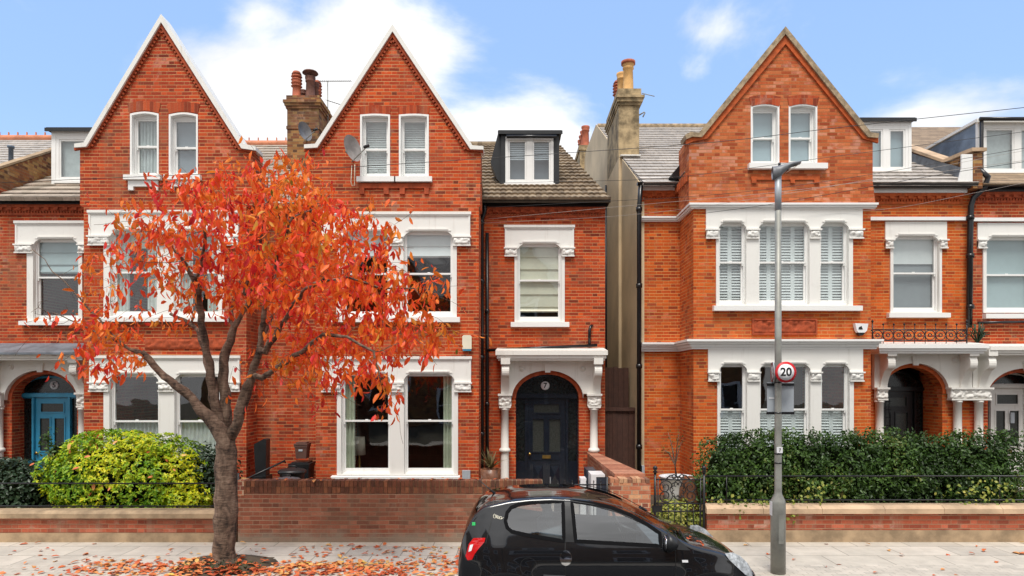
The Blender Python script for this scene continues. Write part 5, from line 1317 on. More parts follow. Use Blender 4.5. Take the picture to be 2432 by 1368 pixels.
for i in range(7):
    a = R.uniform(0, 6.28); e = [(x, y, .9)]; tip = Vector((x + math.cos(a) * R.uniform(.05, .4), y + math.sin(a) * .25, R.uniform(1.35, 1.85)))
    mid = Vector((x - .03, y, 1.15)); st.tube([(x, y, .88), mid, (mid + tip) / 2 + Vector((0, 0, .08)), tip], [.02, .014, .008, .003], 5)
    for k in range(16): v = mid.lerp(tip, R.uniform(.5, 1.05)); LP.append((v.x + R.gauss(0, .05), v.y + R.gauss(0, .05), v.z + R.gauss(0, .05)))
st.build('stems', M['bark'], t); leaf_cloud('foliage', M['hedge'], np.array(LP), g_.normal(size=(len(LP), 3)), .05, t, asp=.3)
t = thing('jar', (X(1640, 12.7), 12.8, .1), 'rounded brown glazed jar to the right of the white planter', 'jar')
MB().lathe([(.13, 0), (.2, .15), (.24, .4), (.22, .65), (.16, .82), (.17, .86), (.13, .86)], (X(1641, 12.9), 12.9, .1), 20).build('body', M['terra'], t)

t = thing('table_lamp', (X(853, 15.7), 15.8, .9), 'table lamp with a pale drum shade inside the ground floor paired window', 'lamp')
MB().lathe([(.15, 0), (.13, .42), (.125, .42), (.145, .0)], (X(853, 15.7), 15.7, Z(1080, 15.7)), 20).build('lamp_shade', M['blindcream'], t)
MB().lathe([(.09, -.4), (.09, -.37), (.03, -.33), (.05, -.2), (.02, -.05), (.012, .2)], (X(853, 15.7), 15.7, Z(1080, 15.7)), 14).build('lamp_base', M['brass'], t)
tag(MB().box(X(820, 15.7), X(905, 15.7), 15.5, 15.95, Z(1080, 15.7) - .44, Z(1080, 15.7) - .405).build('side_table', M['darkfence']), 'dark side table under the lamp inside the ground floor paired window', 'table')
# dishes, aerial, wires
def dish(loc, label, r=.36, turn=1, mats=('dish', 'dish')):
    t = thing('satellite_dish', loc, label, 'satellite dish', 'satellite dishes on the house'); x, y, z = loc
    m = MB(); n = 22; c = Vector((x, y - .35, z)); ax = Vector((.86 * turn, -.5, .18)).normalized(); u = ax.cross(Vector((0, 0, 1))).normalized(); v = u.cross(ax)
    vs = []; fs = []
    for j in range(5):
        q = j / 4
        for i in range(n):
            a = 2 * math.pi * i / n; vs.append(c + (u * math.cos(a) + v * math.sin(a) * 1.1) * r * q + ax * (.09 * q * q))
    for j in range(4):
        for i in range(n): fs.append((j * n + i, j * n + (i + 1) % n, (j + 1) * n + (i + 1) % n, (j + 1) * n + i))
    m.add(vs, fs, True); m.build('reflector', M[mats[0]], t)
    a = MB().tube([c - v * r * 1.05, c + ax * .45 - v * .12], .012, 5); a.tube([c, c - ax * .12, (x, y, z - .1)], .02, 6); a.build('arm', M['steel'], t)
    MB().tube([c + ax * .40 - v * .10, c + ax * .52 - v * .10], .035, 8).build('receiver', M['blackplastic'], t)
    return t
dish((X(840, YB), YB, Z(368, YB)), 'grey satellite dish on the gable wall left of the two shuttered attic windows', .265)
MB().tube([(X(831, 14.6), 14.78, Z(390, 14.7)), (X(829, 14.6), 14.77, Z(430, 14.7)), (X(832, 14.6), 14.77, Z(440, 14.7)), (X(838, 14.6), 14.77, Z(438, 14.7)), (X(838, 14.6), 14.78, Z(388, 14.7))], .008, 4).build('cable_loop', M['cream'], h7)
dish((X(726, 18.4), 18.5, Z(316, 18.2)), 'grey satellite dish fixed to the brick chimney stack', .24, mats=('dishdark', 'dish'))
t = thing('tv_aerial', (X(779, 19.2), 19.2, 9), 'thin rooftop television aerial on a mast beside the brick chimney', 'aerial')
A = MB().tube([(X(779, 19.2), 19.2, Z(330, 19.2)), (X(778, 19.2), 19.2, Z(192, 19.2))], .014, 5); A.build('mast', M['steel'], t)
A = MB()
for zz, xa_, xb_, n_ in ((196, 758, 838, 16), (241, 776, 812, 7)):
    A.tube([(X(xa_, 19.2), 19.2, Z(zz - 3, 19.2)), (X(xb_, 19.2), 19.0, Z(zz + (4 if zz < 200 else 14), 19.2))], .010, 4)
    for i in range(n_):
        f_ = i / (n_ - 1); c = Vector((X(xa_ + (xb_ - xa_) * f_, 19.2), 19.2 - .2 * f_, Z(zz - 3 + f_ * (7 if zz < 200 else 17), 19.2)))
        A.tube([c - Vector((0, .13, .03)), c + Vector((0, .13, .03))], .005, 3)
A.build('elements', M['steel'], t)
t = thing('tv_aerial', (X(1524, 18.7), 18.7, 9.9), 'small bent aerial clipped to the side of the stucco chimney', 'aerial')
A = MB().tube([(X(1519, 18.7), 18.75, Z(272, 18.7)), (X(1530, 18.7), 18.7, Z(266, 18.7)), (X(1532, 18.7), 18.7, Z(268, 18.7)), (X(1527, 18.7), 18.7, Z(278, 18.7))], .02, 5); A.tube([(X(1523, 18.7), 18.6, Z(225, 18.7)), (X(1551, 18.7), 18.5, Z(236, 18.7))], .012, 4); A.build('elements', M['steel'], t)
def wire(pts, label, r=.008, mat='blackplastic', k=None):
    r *= .62
    """pts: (px, py, Y) nodes; smooth sag between"""
    v = [Vector((X(a, Y), Y, Z(b, Y))) for a, b, Y in pts]; out = []
    for i in range(len(v) - 1):
        p0 = v[max(i - 1, 0)]; p1, p2 = v[i], v[i + 1]; p3 = v[min(i + 2, len(v) - 1)]
        for j in range(8):
            t = j / 8; out.append(.5 * ((2 * p1) + (-p0 + p2) * t + (2 * p0 - 5 * p1 + 4 * p2 - p3) * t * t + (-p0 + 3 * p1 - 3 * p2 + p3) * t ** 3))
    out.append(v[-1]); o = MB().tube(out, r, 5).build('overhead_wire', M[mat]); tag(o, label, 'wire', 'overhead wires')
wire([(2500, 248, 10.5), (2000, 302, 11.2), (1700, 337, 11.6), (1360, 362, 12), (1000, 386, 12.4), (700, 404, 12.7), (180, 426, 13), (-40, 436, 13)], 'longest black wire, crossing every house from the right edge to the left edge', .009)
wire([(2500, 304, 11), (2000, 369, 12), (1600, 421, 13.2), (1340, 431, 14.2), (1090, 436, 14.7)], 'black wire second from the top, ending on the edge of the middle gable', .007)
wire([(2500, 340, 11), (2000, 425, 12.4), (1700, 462, 13.4), (1400, 480, 14.8), (1150, 493, 15.8)], 'black wire third from the top, ending at the gutter below the small black dormer', .007)
wire([(2500, 372, 11), (2080, 428, 12.6), (1800, 461, 13.4), (1500, 488, 14.6), (1152, 521, 15.85)], 'pale wire ending just under the gutter beside the black downpipes', .006, 'wiregrey')
wire([(2500, 374, 11), (2200, 420, 12), (1850, 482, 13.6), (1668, 507, 14.65)], 'short black wire ending on the white surround of the triple window', .008)
wire([(2500, 420, 12), (2300, 461, 13.2), (2100, 497, 14.6), (1900, 500, 14.69)], 'pale wire running down to the string course of the orange gable', .006, 'wiregrey')
wire([(2500, 345, 12), (1900, 455, 13), (1500, 510, 14.6), (1140, 530, 15.8), (1126, 532, 15.9)], 'lowest thin pale wire, sagging to the pair of black downpipes', .005, 'wiregrey')

# ================================================================ LAMP POST and its signs
yl = 9.82; xl_ = X(1848, yl)
t = thing('lamp_post', (xl_, yl, 0), 'tall grey street lamp post on the pavement in front of the triple windows', 'street lamp')
zt_ = Z(418, yl)
MB().lathe([(.105, 0), (.105, 1.02), (.10, 1.06), (.054, 1.16), (.051, 1.2), (.048, 3.0), (.044, zt_ - .5)], (xl_, yl, 0), 18).build('post', M['steel'], t)
MB().lathe([(.047, 0), (.046, .5)], (xl_, yl, zt_ - .5), 14).build('post_top', M['steel2'], t)
m = MB(); h0 = Vector((xl_ - .06, yl, zt_ + .02)); 
prof = [(-.085, .02, .04), (-.06, .02, .08), (.0, .03, .10), (.09, .085, .12), (.20, .13, .12), (.29, .155, .10), (.32, .165, .05)]
vs = []; fs = []
for px_, pz_, w_ in prof:
    for a in range(8):
        th = 2 * math.pi * a / 8; hh = (.09 if px_ < .05 else .055 if px_ < .15 else .022)
        vs.append((xl_ + px_, yl + math.cos(th) * w_, zt_ + .03 + pz_ + math.sin(th) * hh * (1 if math.sin(th) > 0 else 1.2)))
for j in range(len(prof) - 1):
    for a in range(8): fs.append((j * 8 + a, j * 8 + (a + 1) % 8, (j + 1) * 8 + (a + 1) % 8, (j + 1) * 8 + a))
fs += [tuple(range(8)), tuple(len(vs) - 8 + a for a in range(8))]
m.add(vs, fs, True).build('lamp_head', M['headgrey'], t)
m = MB().add([(xl_ + .13, yl - .09, zt_ + .06), (xl_ + .13, yl + .09, zt_ + .06), (xl_ + .28, yl + .07, zt_ + .148), (xl_ + .28, yl - .07, zt_ + .148)], [(0, 1, 2, 3)]); m.build('lens', M['cream'], t)
MB().lathe([(.020, 0), (.02, .05), (.0, .06)], (xl_ + .02, yl, zt_ + .14), 8).build('photocell', M['blackplastic'], t)
bd = MB()
for b in (1079, 1101, 910, 982): bd.lathe([(.0525, 0), (.0525, .02)], (xl_, yl, Z(b, yl)), 16)
bd.build('bands', M['black'], t)
m = MB().box(xl_ - .042, xl_ + .042, yl - .062, yl - .050, Z(1075, yl), Z(1061, yl)); m.build('number_plate', M['signwhite'], t)
text('7', .07, (xl_, yl - .068, Z(1068, yl)), M['ink2'], t, 'post_number', .001)
m = MB().box(xl_ - .112, xl_ - .108, yl - .06, yl + .03, Z(1223, yl), Z(1190, yl)); m.build('sticker', M['signwhite'], t)
m = MB().box(xl_ - .035, xl_ + .04, yl - .108, yl - .1045, .45, .86); m.build('service_door', M['steel'], t)
s20 = thing('speed_sign', (X(1865, 9.7), 9.7, Z(884, 9.7)), 'round white speed limit sign reading 20 with a red ring, facing the camera', 'road sign')
cx, cz = X(1865, 9.72), Z(884, 9.72)
MB().lathe([(.152, 0), (.152, -.012), (.0, -.012)], (cx, 9.71, cz), 36, ax='y').build('plate', M['red'], s20)
MB().lathe([(.118, 0), (.118, -.003), (.0, -.003)], (cx, 9.696, cz), 36, ax='y').build('face', M['signwhite'], s20)
text('20', .165, (cx, 9.690, cz), M['ink2'], s20, 'number', .001, .004)
MB().box(cx - .16, cx + .02, 9.715, 9.755, cz - .015, cz + .015).build('bracket', M['steel'], s20)
s2 = thing('road_sign', (X(1839, 9.8), 9.8, Z(884, 9.8)), 'round sign seen edge on at the left side of the lamp post', 'road sign')
def turned(m, c, a):
    ca, sa = math.cos(a), math.sin(a); m.v = [(c[0] + (x - c[0]) * ca - (y - c[1]) * sa, c[1] + (x - c[0]) * sa + (y - c[1]) * ca, z) for x, y, z in m.v]; return m
c2 = (X(1838, 9.8), 9.86, Z(884, 9.8))
turned(MB().lathe([(.15, 0), (.15, .012), (.0, .012)], c2, 28, ax='x'), c2, rad(-13)).build('plate', M['greyplastic'], s2)
turned(MB().lathe([(.149, -.003), (.118, -.003), (.118, -.001)], c2, 28, ax='x'), c2, rad(-13)).build('ring', M['red'], s2)
turned(MB().lathe([(.117, -.004), (.0, -.004)], c2, 28, ax='x'), c2, rad(-13)).build('face', M['signwhite'], s2)
s3 = thing('sign_board', (X(1853, 9.9), 9.9, Z(945, 9.9)), 'rectangular sign board seen from its plain grey back, below the red ringed one', 'road sign')
MB().box(X(1821, 9.92), X(1884, 9.92), 9.90, 9.91, Z(984, 9.92), Z(908, 9.92)).build('plate', M['greyplastic'], s3)
for b in (912, 980): MB().box(X(1820, 9.9), X(1885, 9.9), 9.875, 9.899, Z(b + 4, 9.9), Z(b - 2, 9.9)).build('rail', M['black'], s3)
MB().box(X(1826, 9.9), X(1839, 9.9), 9.894, 9.8985, Z(947, 9.9), Z(944, 9.9)).build('sticker', M['signwhite'], s3)
t = tag(MB().box(X(2384, 11.2), X(2412, 11.2), 10.85, 11.0, .001, .006).build('stopcock_cover', M['iron']), 'small dark metal cover in the pavement near the right edge', 'cover')
# ================================================================ CHERRY TREE
def px3(a, b, Y=10.2): return np.array((X(a, Y), Y, Z(b, Y)))
NP = []; PA = []; RR = []
def limb(pts, start=None):
    """pts: (px, py, Y, width_px)"""
    if start == 'near':
        q0 = px3(pts[0][0], pts[0][1]); q0 = q0 + np.array((0, pts[0][2] - 10.2, 0)); start = min(range(len(NP)), key=lambda i: np.linalg.norm(NP[i] - q0))
    prev = start
    ids = []
    P3 = [px3(a, b, 10.2) + np.array((0, y - 10.2, 0)) for a, b, y, w in pts]
    for i, p in enumerate(P3):
        r = pts[i][3] / 2 * 10.2 / 1600 * (.78 if len(NP) > 28 else .93)
        if i == 0 or not ids:
            NP.append(p); PA.append(-1 if prev is None else prev); RR.append(r); ids.append(len(NP) - 1); continue
        q = P3[i - 1]; n = max(1, int(np.linalg.norm(p - q) / .10)); r0 = pts[i - 1][3] / 2 * 10.2 / 1600 * (.78 if len(NP) > 28 else .93)
        for k in range(1, n + 1):
            t = k / n; w = 0.012 * math.sin(len(NP) * 1.7)
            NP.append(q + (p - q) * t + np.array((w, w * .6, 0)) * (t < 1)); PA.append(ids[-1]); RR.append(r0 + (r - r0) * t); ids.append(len(NP) - 1)
    return ids
tr = limb([(532, 1362, 10.2, 74), (533, 1335, 10.2, 60), (534, 1250, 10.2, 56), (537, 1150, 10.2, 52), (538, 1090, 10.2, 52), (537, 1040, 10.2, 50)])
top = tr[-1]; t2 = tr[-4]
a = limb([(512, 1005, 10.15, 34), (488, 975, 10.1, 27), (450, 930, 10.05, 21), (405, 893, 10.0, 17), (362, 842, 9.95, 15), (335, 832, 9.9, 9), (295, 800, 9.9, 7), (230, 725, 9.9, 5), (170, 665, 9.9, 3), (110, 600, 9.9, 2)], top); limb([(320, 820, 9.9, 7), (270, 800, 9.9, 6), (215, 772, 9.9, 4), (160, 748, 9.9, 3)], 'near')
b = limb([(500, 960, 10.4, 26), (480, 900, 10.5, 22), (455, 840, 10.7, 19), (420, 775, 10.9, 15), (380, 750, 11.1, 12), (325, 730, 11.2, 10)], tr[-1]); limb([(400, 740, 11.0, 9), (370, 690, 11.2, 7), (320, 650, 11.2, 5)], 'near')
c = limb([(508, 960, 10.2, 28), (500, 880, 10.2, 25), (492, 800, 10.1, 22), (488, 735, 10.0, 20), (495, 690, 9.9, 15), (470, 640, 9.8, 11), (440, 590, 9.7, 8)], top); limb([(510, 660, 9.7, 10), (530, 600, 9.6, 9), (545, 540, 9.4, 7)], 'near')
d = limb([(530, 980, 10.3, 34), (522, 900, 10.3, 30), (524, 840, 10.35, 28), (538, 790, 10.4, 24), (560, 745, 10.4, 18), (585, 700, 10.5, 15), (615, 660, 10.7, 11), (640, 600, 10.9, 8)], top); limb([(560, 690, 10.5, 12), (580, 620, 10.6, 11), (600, 540, 10.6, 9), (610, 470, 10.6, 6)], 'near'); limb([(528, 760, 10.5, 12), (516, 700, 10.8, 10), (524, 620, 11.1, 8), (540, 540, 11.3, 6)], 'near')
e = limb([(565, 1010, 10.15, 36), (585, 950, 10.1, 32), (612, 890, 10.0, 28), (628, 850, 9.95, 22), (640, 800, 9.9, 18), (652, 740, 9.8, 14), (672, 670, 9.7, 11), (700, 600, 9.6, 8), (730, 540, 9.5, 6)], tr[-2])
f = limb([(650, 840, 9.85, 18), (690, 800, 9.6, 15), (725, 765, 9.4, 13), (770, 715, 9.1, 10), (830, 690, 8.9, 7)], 'near'); limb([(640, 900, 9.9, 16), (700, 868, 9.7, 14), (760, 838, 9.4, 12), (812, 805, 9.2, 10), (870, 812, 9.0, 8), (930, 845, 8.9, 6), (945, 900, 8.8, 4)], 'near')
limb([(605, 860, 10.3, 14), (603, 790, 10.6, 12), (618, 720, 10.9, 9), (660, 650, 11.2, 7)], 'near')
limb([(800, 700, 9.0, 7), (860, 680, 9.3, 6), (930, 700, 9.5, 5), (1000, 700, 9.5, 4)], 'near')
NP = [np.array(p, float) for p in NP]
ELL = [((600, 560), (300, 165), 1.7, 640, 10.2), ((410, 640), (200, 120), 1.4, 270, 10.2), ((800, 690), (230, 140), 1.3, 420, 9.9), ((950, 790), (135, 85), .8, 170, 9.6), ((250, 765), (135, 65), .7, 110, 9.7), ((300, 860), (85, 40), .4, 50, 9.8),
       ((865, 880), (110, 50), .7, 120, 9.3), ((945, 925), (42, 65), .3, 34, 9.1), ((690, 850), (130, 75), .9, 130, 9.9), ((675, 425), (100, 60), .7, 100, 10.2), ((320, 850), (95, 45), .4, 26, 9.5), ((1040, 700), (50, 70), .3, 16, 9.5), ((370, 530), (90, 60), .8, 50, 10.2), ((890, 560), (75, 75), .5, 40, 9.8)]
g = np.random.default_rng(21); AT = []
for (cx, cy), (rx, ry), rd, n, Y0 in ELL:
    u = g.normal(size=(n, 3)); u /= np.linalg.norm(u, axis=1)[:, None]; u *= (g.random(n) ** (1 / 2.6))[:, None]
    c0 = px3(cx, cy, 10.2); s_ = 10.2 / 1600
    q = np.stack([c0[0] + u[:, 0] * rx * s_, Y0 + u[:, 1] * rd, c0[2] + u[:, 2] * ry * s_], 1); AT.append(q)
AT = np.vstack(AT); trunkn = len(tr)
STEP = .12
for it in range(90):
    if len(AT) < 12: break
    A_ = np.array(NP[trunkn:]); best = np.full(len(AT), 1e9); bi = np.zeros(len(AT), int)
    for s0 in range(0, len(A_), 1500):
        dd = ((AT[:, None, :] - A_[None, s0:s0 + 1500, :]) ** 2).sum(2); j = dd.argmin(1); m_ = dd[np.arange(len(AT)), j]
        w_ = m_ < best; best[w_] = m_[w_]; bi[w_] = j[w_] + s0
    near = best < 1.5 ** 2
    if not near.any(): break
    newn = {}
    for k in np.where(near)[0]:
        v = AT[k] - A_[bi[k]]; newn.setdefault(bi[k], []).append(v / (np.linalg.norm(v) + 1e-9))
    add = 0
    for j, vs in newn.items():
        v = np.sum(vs, 0) + g.normal(0, .25, 3); v[2] -= .06 * len(vs); v /= np.linalg.norm(v) + 1e-9
        p = A_[j] + v * STEP
        NP.append(p); PA.append(int(j) + trunkn); RR.append(0); add += 1
    B_ = np.array(NP[-add:]); dd = ((AT[:, None, :] - B_[None]) ** 2).sum(2).min(1); AT = AT[dd > .17 ** 2]
N = len(NP); KD = [[] for _ in range(N)]
for i, p in enumerate(PA):
    if p >= 0: KD[p].append(i)
pr = np.zeros(N)
for i in range(N - 1, -1, -1):
    pass
outer_tw = [i for i in range(trunkn, N) if not KD[i] and RR[i] == 0]
cc = np.array((X(600, 10.2), 10.1, Z(640, 10.2)))
TW = []
for i in outer_tw:
    v = NP[i] - cc
    if g.random() < .30 and np.linalg.norm(v / np.array((1.9, 1.6, 1.2))) > .75:
        d_ = v / np.linalg.norm(v) + g.normal(0, .3, 3); d_[2] += .1; d_ /= np.linalg.norm(d_); last = i; L2 = int(g.integers(3, 8))
        for q_ in range(L2):
            d_ = d_ + g.normal(0, .12, 3) + np.array((0, 0, -.05)); d_ /= np.linalg.norm(d_)
            NP.append(NP[last] + d_ * .09); PA.append(last); RR.append(0); KD.append([]); KD[last].append(len(NP) - 1); last = len(NP) - 1; TW.append(last)
N = len(NP); pr = np.zeros(N); TWs = set(TW)
order = []; stk = [i for i in range(N) if PA[i] < 0]
while stk:
    i = stk.pop(); order.append(i); stk += KD[i]
for i in order[::-1]:
    s_ = sum(pr[k] ** 2.2 for k in KD[i]); pr[i] = max(.0032, s_ ** (1 / 2.2)) if KD[i] else .0032
RAD = [max(RR[i], min(pr[i] * .75, .045) if RR[i] == 0 else RR[i]) for i in range(N)]
tree = thing('cherry_tree', (tx, ty, 0), 'street tree with red and orange autumn leaves standing in the pavement', 'tree')
tk = MB(); bm_ = MB(); stk = [(0, None)]
while stk:
    i, par = stk.pop(); chain = [] if par is None else [par]
    j = i
    while True:
        chain.append(j)
        if not KD[j]: break
        ks = sorted(KD[j], key=lambda q: -RAD[q]); stk += [(q, j) for q in ks[1:]]; j = ks[0]
    pts = [NP[q] for q in chain]; rs = [RAD[q] for q in chain]
    if par is not None: rs[0] = min(rs[0], rs[1] * 1.15)
    big = rs[min(1, len(rs) - 1)] > .03
    (tk if big else bm_).tube(pts, rs, 20 if big else 4, cap=big)
from mathutils import noise as MN
tk.v = [tuple(Vector(v) + MN.noise_vector(Vector((v[0] * 5, v[1] * 5, v[2] * 2.2))) * .028 + MN.noise_vector(Vector((v[0] * 14, v[1] * 14, v[2] * 9))) * .010) for v in tk.v]
tk.build('trunk', M['bark'], tree); bm_.build('twigs', M['bark'], tree)
LPp = []
for i in range(trunkn, N):
    if RAD[i] < .011 and RR[i] == 0:
        if i in TWs:
            if g.random() < .55: LPp.append(NP[i] + g.normal(0, .03, 3))
            continue
        sparse = NP[i][0] < X(230, 10.2) or (X(370, 10.2) < NP[i][0] < X(700, 10.2) and NP[i][2] < Z(745, 10.2) and NP[i][1] < 10.9)
        k = int(g.choice([0, 0, 1, 1])) if sparse else int(g.choice([1, 2, 3, 3])) if (NP[i][0] < X(470, 10.2) and NP[i][2] > Z(760, 10.2)) else int(g.choice([2, 4, 5, 6])) + (2 if not KD[i] else 0)
        for _ in range(k): LPp.append(NP[i] + g.normal(0, .05, 3))
LPp = np.array(LPp); nn = g.normal(size=(len(LPp), 3)); nn[:, 2] *= .45
leaf_cloud('foliage', M['autumn'], LPp, nn, .124, tree, asp=.38, fold=.45, droop=.75, svar=.4)
print('TREE nodes', N, 'leaves', len(LPp))
# fallen leaves
q = []; g = np.random.default_rng(8)
def scat(n, x0, x1, y0, y1, z=.008, gx=None):
    x_ = g.uniform(x0, x1, n) if gx is None else g.normal(gx[0], gx[1], n); y_ = g.uniform(y0, y1, n)
    q.append(np.stack([x_, y_, np.full(n, z) + g.uniform(0, .012, n)], 1))
scat(450, 0, 0, 9.62, 10.4, gx=(-4.4, 1.1)); scat(430, 0, 0, 9.6, 10.4, gx=(-2.5, .9)); scat(230, -3.6, -.7, 9.7, 11.5); scat(160, -6.6, -4.2, 9.62, 10.6); scat(70, -9, -4, 9.6, 11.6); scat(30, 3, 10, 9.6, 11.6); scat(24, -5, 0, 11.72, 11.9, 1.075); scat(9, -3.9, -1.3, 14.69, 14.82, .66); scat(60, -6, 0, 12, 14.5, .11); scat(60, -7, 4, 8, 9.4, -.085)
a_ = g.uniform(0, 6.28, 30); q.append(np.stack([X(295, 12.7) + 1.5 * np.cos(a_) * g.uniform(.2, 1, 30), np.full(30, 12.02), .95 + .8 * np.sin(a_) * g.uniform(.2, 1, 30)], 1)[:0]); L_ = np.vstack(q); inm = (np.hypot(L_[:, 0] - tx, L_[:, 1] - ty) < .62) & (L_[:, 2] < .1); L_[inm, 2] += .11 * (1 - (np.hypot(L_[inm, 0] - tx, L_[inm, 1] - ty) / .66) ** 2)
nn = g.normal(size=(len(L_), 3)) * .22; nn[:, 2] = 1
o = leaf_cloud('fallen_leaves', M['litter'], L_, nn, .105, None, asp=.5, fold=.35); o['kind'] = 'stuff'; o['label'] = 'fallen orange and brown leaves strewn over the pavement'; o['category'] = 'leaves'
q = np.stack([g.normal(tx + .15, .28, 260), g.normal(ty - .35, .10, 260), g.uniform(.03, .13, 260)], 1); nn = g.normal(size=(260, 3)); nn[:, 2] = np.abs(nn[:, 2])
o = leaf_cloud('weeds', M['hedge'], q, nn, .05, None, asp=.3); o['kind'] = 'stuff'; o['label'] = 'small green weeds at the foot of the tree trunk'; o['category'] = 'weeds'

# ================================================================ CAR
CX0, CY, CZ0 = -.64, 8.62, -.088
ZT = [(0, .80), (.02, .92), (.05, 1.05), (.10, 1.18), (.17, 1.30), (.24, 1.385), (.32, 1.435), (.6, 1.495), (.85, 1.52), (1.1, 1.53), (1.35, 1.52), (1.6, 1.485), (1.89, 1.41), (2.14, 1.305), (2.39, 1.185), (2.6, 1.075), (2.74, 1.01), (2.85, .98), (2.98, .95), (3.15, .90), (3.3, .83), (3.43, .74), (3.52, .65), (3.58, .55), (3.62, .40)]
WS = [(.12, .70), (.2, .76), (.35, .80), (.55, .822), (.7, .826), (.82, .815), (.92, .795), (.98, .775), (1.1, .735), (1.25, .675), (1.4, .605), (1.55, .52)]
def itp(T_, x):
    if x <= T_[0][0]: return T_[0][1]
    for (a, b), (c_, d_) in zip(T_, T_[1:]):
        if x <= c_: return b + (d_ - b) * (x - a) / (c_ - a)
    return T_[-1][1]
def smooth_itp(T_, x, h=.035): return (itp(T_, x - h) + itp(T_, x) * 2 + itp(T_, x + h)) / 4
def ztop(x): return smooth_itp(ZT, x) if .1 < x < 3.5 else itp(ZT, x)
def plan(x):
    k = 1.
    if x < .6: k -= .15 * ((.6 - x) / .6) ** 2.2
    if x < .08: k -= .10 * ((.08 - x) / .08) ** 1.6
    if x > 2.6: k -= .26 * ((x - 2.6) / 1.02) ** 2.4
    if x > 3.5: k -= .10 * ((x - 3.5) / .12) ** 1.5
    return k
def wside(x, z):
    w = smooth_itp(WS, z, .03) * plan(x)
    for cx in (.57, 2.95):      # swollen arches
        dd = math.hypot((x - cx) / 1.0, (z - .29) / 1.0)
        w += .028 * math.exp(-((dd - .36) / .10) ** 2)
    return w
CW = lambda x, y, z: (CX0 + x, CY + y, CZ0 + z)
def cpt(zx, zy):
    px, py = zx / 3.2 + 1060, zy / 3.2 + 1100; s_ = 200.
    for _ in range(5):
        x = (px - 1216) / s_ - CX0; z = 2.8 - (py - 905) / s_ - CZ0; s_ = 1600 / (CY - smooth_itp(WS, z, .03) * plan(x))
    return x, z
qw = [cpt(*p) for p in [(449, 440), (462, 375), (495, 335), (560, 310), (700, 294), (886, 287), (893, 592), (750, 568), (600, 543), (500, 520), (462, 488)]]
dw = [cpt(*p) for p in [(953, 288), (1100, 304), (1250, 335), (1400, 393), (1530, 468), (1622, 532), (1628, 628), (983, 592)]]
def inside(P_, x, z):
    c_ = False
    for i in range(len(P_)):
        (a, b), (d_, e_) = P_[i], P_[i - 1]
        if (b > z) != (e_ > z) and x < (d_ - a) * (z - b) / (e_ - b) + a: c_ = not c_
    return c_
xs = [0, .01, .025] + [.045 + .02 * i for i in range(int(3.5 / .02))] + [3.56, 3.58, 3.60, 3.62]
KZ, KA = 46, 9
car = thing('parked_car', (1.16, CY, CZ0), 'small glossy black three door hatchback parked at the kerb', 'car')
rings = []
for x in xs:
    zt = ztop(x); ze = max(.2, zt - .085); rg = []
    for k in range(KZ + 1):
        z = .14 + (ze - .14) * k / KZ; rg.append((x, wside(x, z), z))
    we = rg[-1][1]
    for k in range(1, KA + 1):
        t = k / KA; an = t * math.pi / 2
        rg.append((x, we * (1 - t) if t > .35 else we * (1 - .35 * (1 - math.cos(an * 1.2)) / (1 - math.cos(.35 * math.pi / 2 * 1.2)) * 1.0) if False else we * (math.cos(an) ** .55), ze + (zt - ze) * math.sin(an) ** .75))
    rings.append(rg)
nr = len(rings[0]); body = MB(); glass = {k: MB() for k in ('q-1', 'd-1', 'q1', 'd1', 'windscreen', 'rear_window')}
for sgn in (-1, 1):
    V = [[CW(p[0], sgn * p[1], p[2]) for p in rg] for rg in rings]; flat = [v for rg in V for v in rg]
    F = {k: [] for k in ['b'] + list(glass)}
    for i in range(len(xs) - 1):
        for k in range(nr - 1):
            cx_ = (xs[i] + xs[i + 1]) / 2; zc_ = (rings[i][k][2] + rings[i + 1][k + 1][2]) / 2
            f_ = (i * nr + k, (i + 1) * nr + k, (i + 1) * nr + k + 1, i * nr + k + 1)
            if sgn > 0: f_ = f_[::-1]
            key = 'b'
            if k < KZ:
                if inside(qw, cx_, zc_): key = 'q%d' % sgn
                if inside(dw, cx_, zc_): key = 'd%d' % sgn
                if min(math.hypot(cx_ - .57, zc_ - .29), math.hypot(cx_ - 2.95, zc_ - .29)) < .335: continue
            elif k >= KZ + 3:
                if 1.98 < cx_ < 2.70: key = 'windscreen'
                if .06 < cx_ < .22: key = 'rear_window'
            F[key].append(f_)
    for k_, fl_ in F.items():
        if not fl_: continue
        used = sorted({a for f_ in fl_ for a in f_}); mp = {a: i for i, a in enumerate(used)}
        (body if k_ == 'b' else glass[k_]).add([flat[a] for a in used], [tuple(mp[a] for a in f_) for f_ in fl_], True)
for i in (0, len(xs) - 1):
    l = [CW(p[0], -p[1], p[2]) for p in rings[i]] + [CW(p[0], p[1], p[2]) for p in rings[i][::-1]]; body.add(l, [tuple(range(len(l)))])
def paint():
    m, nt, b = newmat('black_car_paint'); b.inputs['Base Color'].default_value = (.006, .0065, .008, 1)
    b.inputs['Roughness'].default_value = .18; b.inputs['Coat Weight'].default_value = 1.; b.inputs['Coat Roughness'].default_value = .015; b.inputs['Coat IOR'].default_value = 1.58
    b.inputs['Specular IOR Level'].default_value = .3
    bump(nt, b, noise(nt, 2.2, 1), .05, .05); return m
M['paint'] = paint(); M['carglass'] = glassmat('car_glass', (.84, .90, .90), 2.9, .004)
M['clear'] = simple('headlamp_lens', (.62, .66, .70), .06, .5, 22, coat=1.); M['taillamp'] = simple('tail_lamp', (.62, .01, .012), .12, .2, 14, coat=1.); M['seat'] = simple('seat_fabric', (.10, .12, .14), .9, .2, 8)
M['tyre'] = simple('tyre', (.02, .02, .02), .8, .2, 9); M['alloy'] = simple('alloy_rim', (.35, .36, .38), .3, .1, 9, metal=.9)
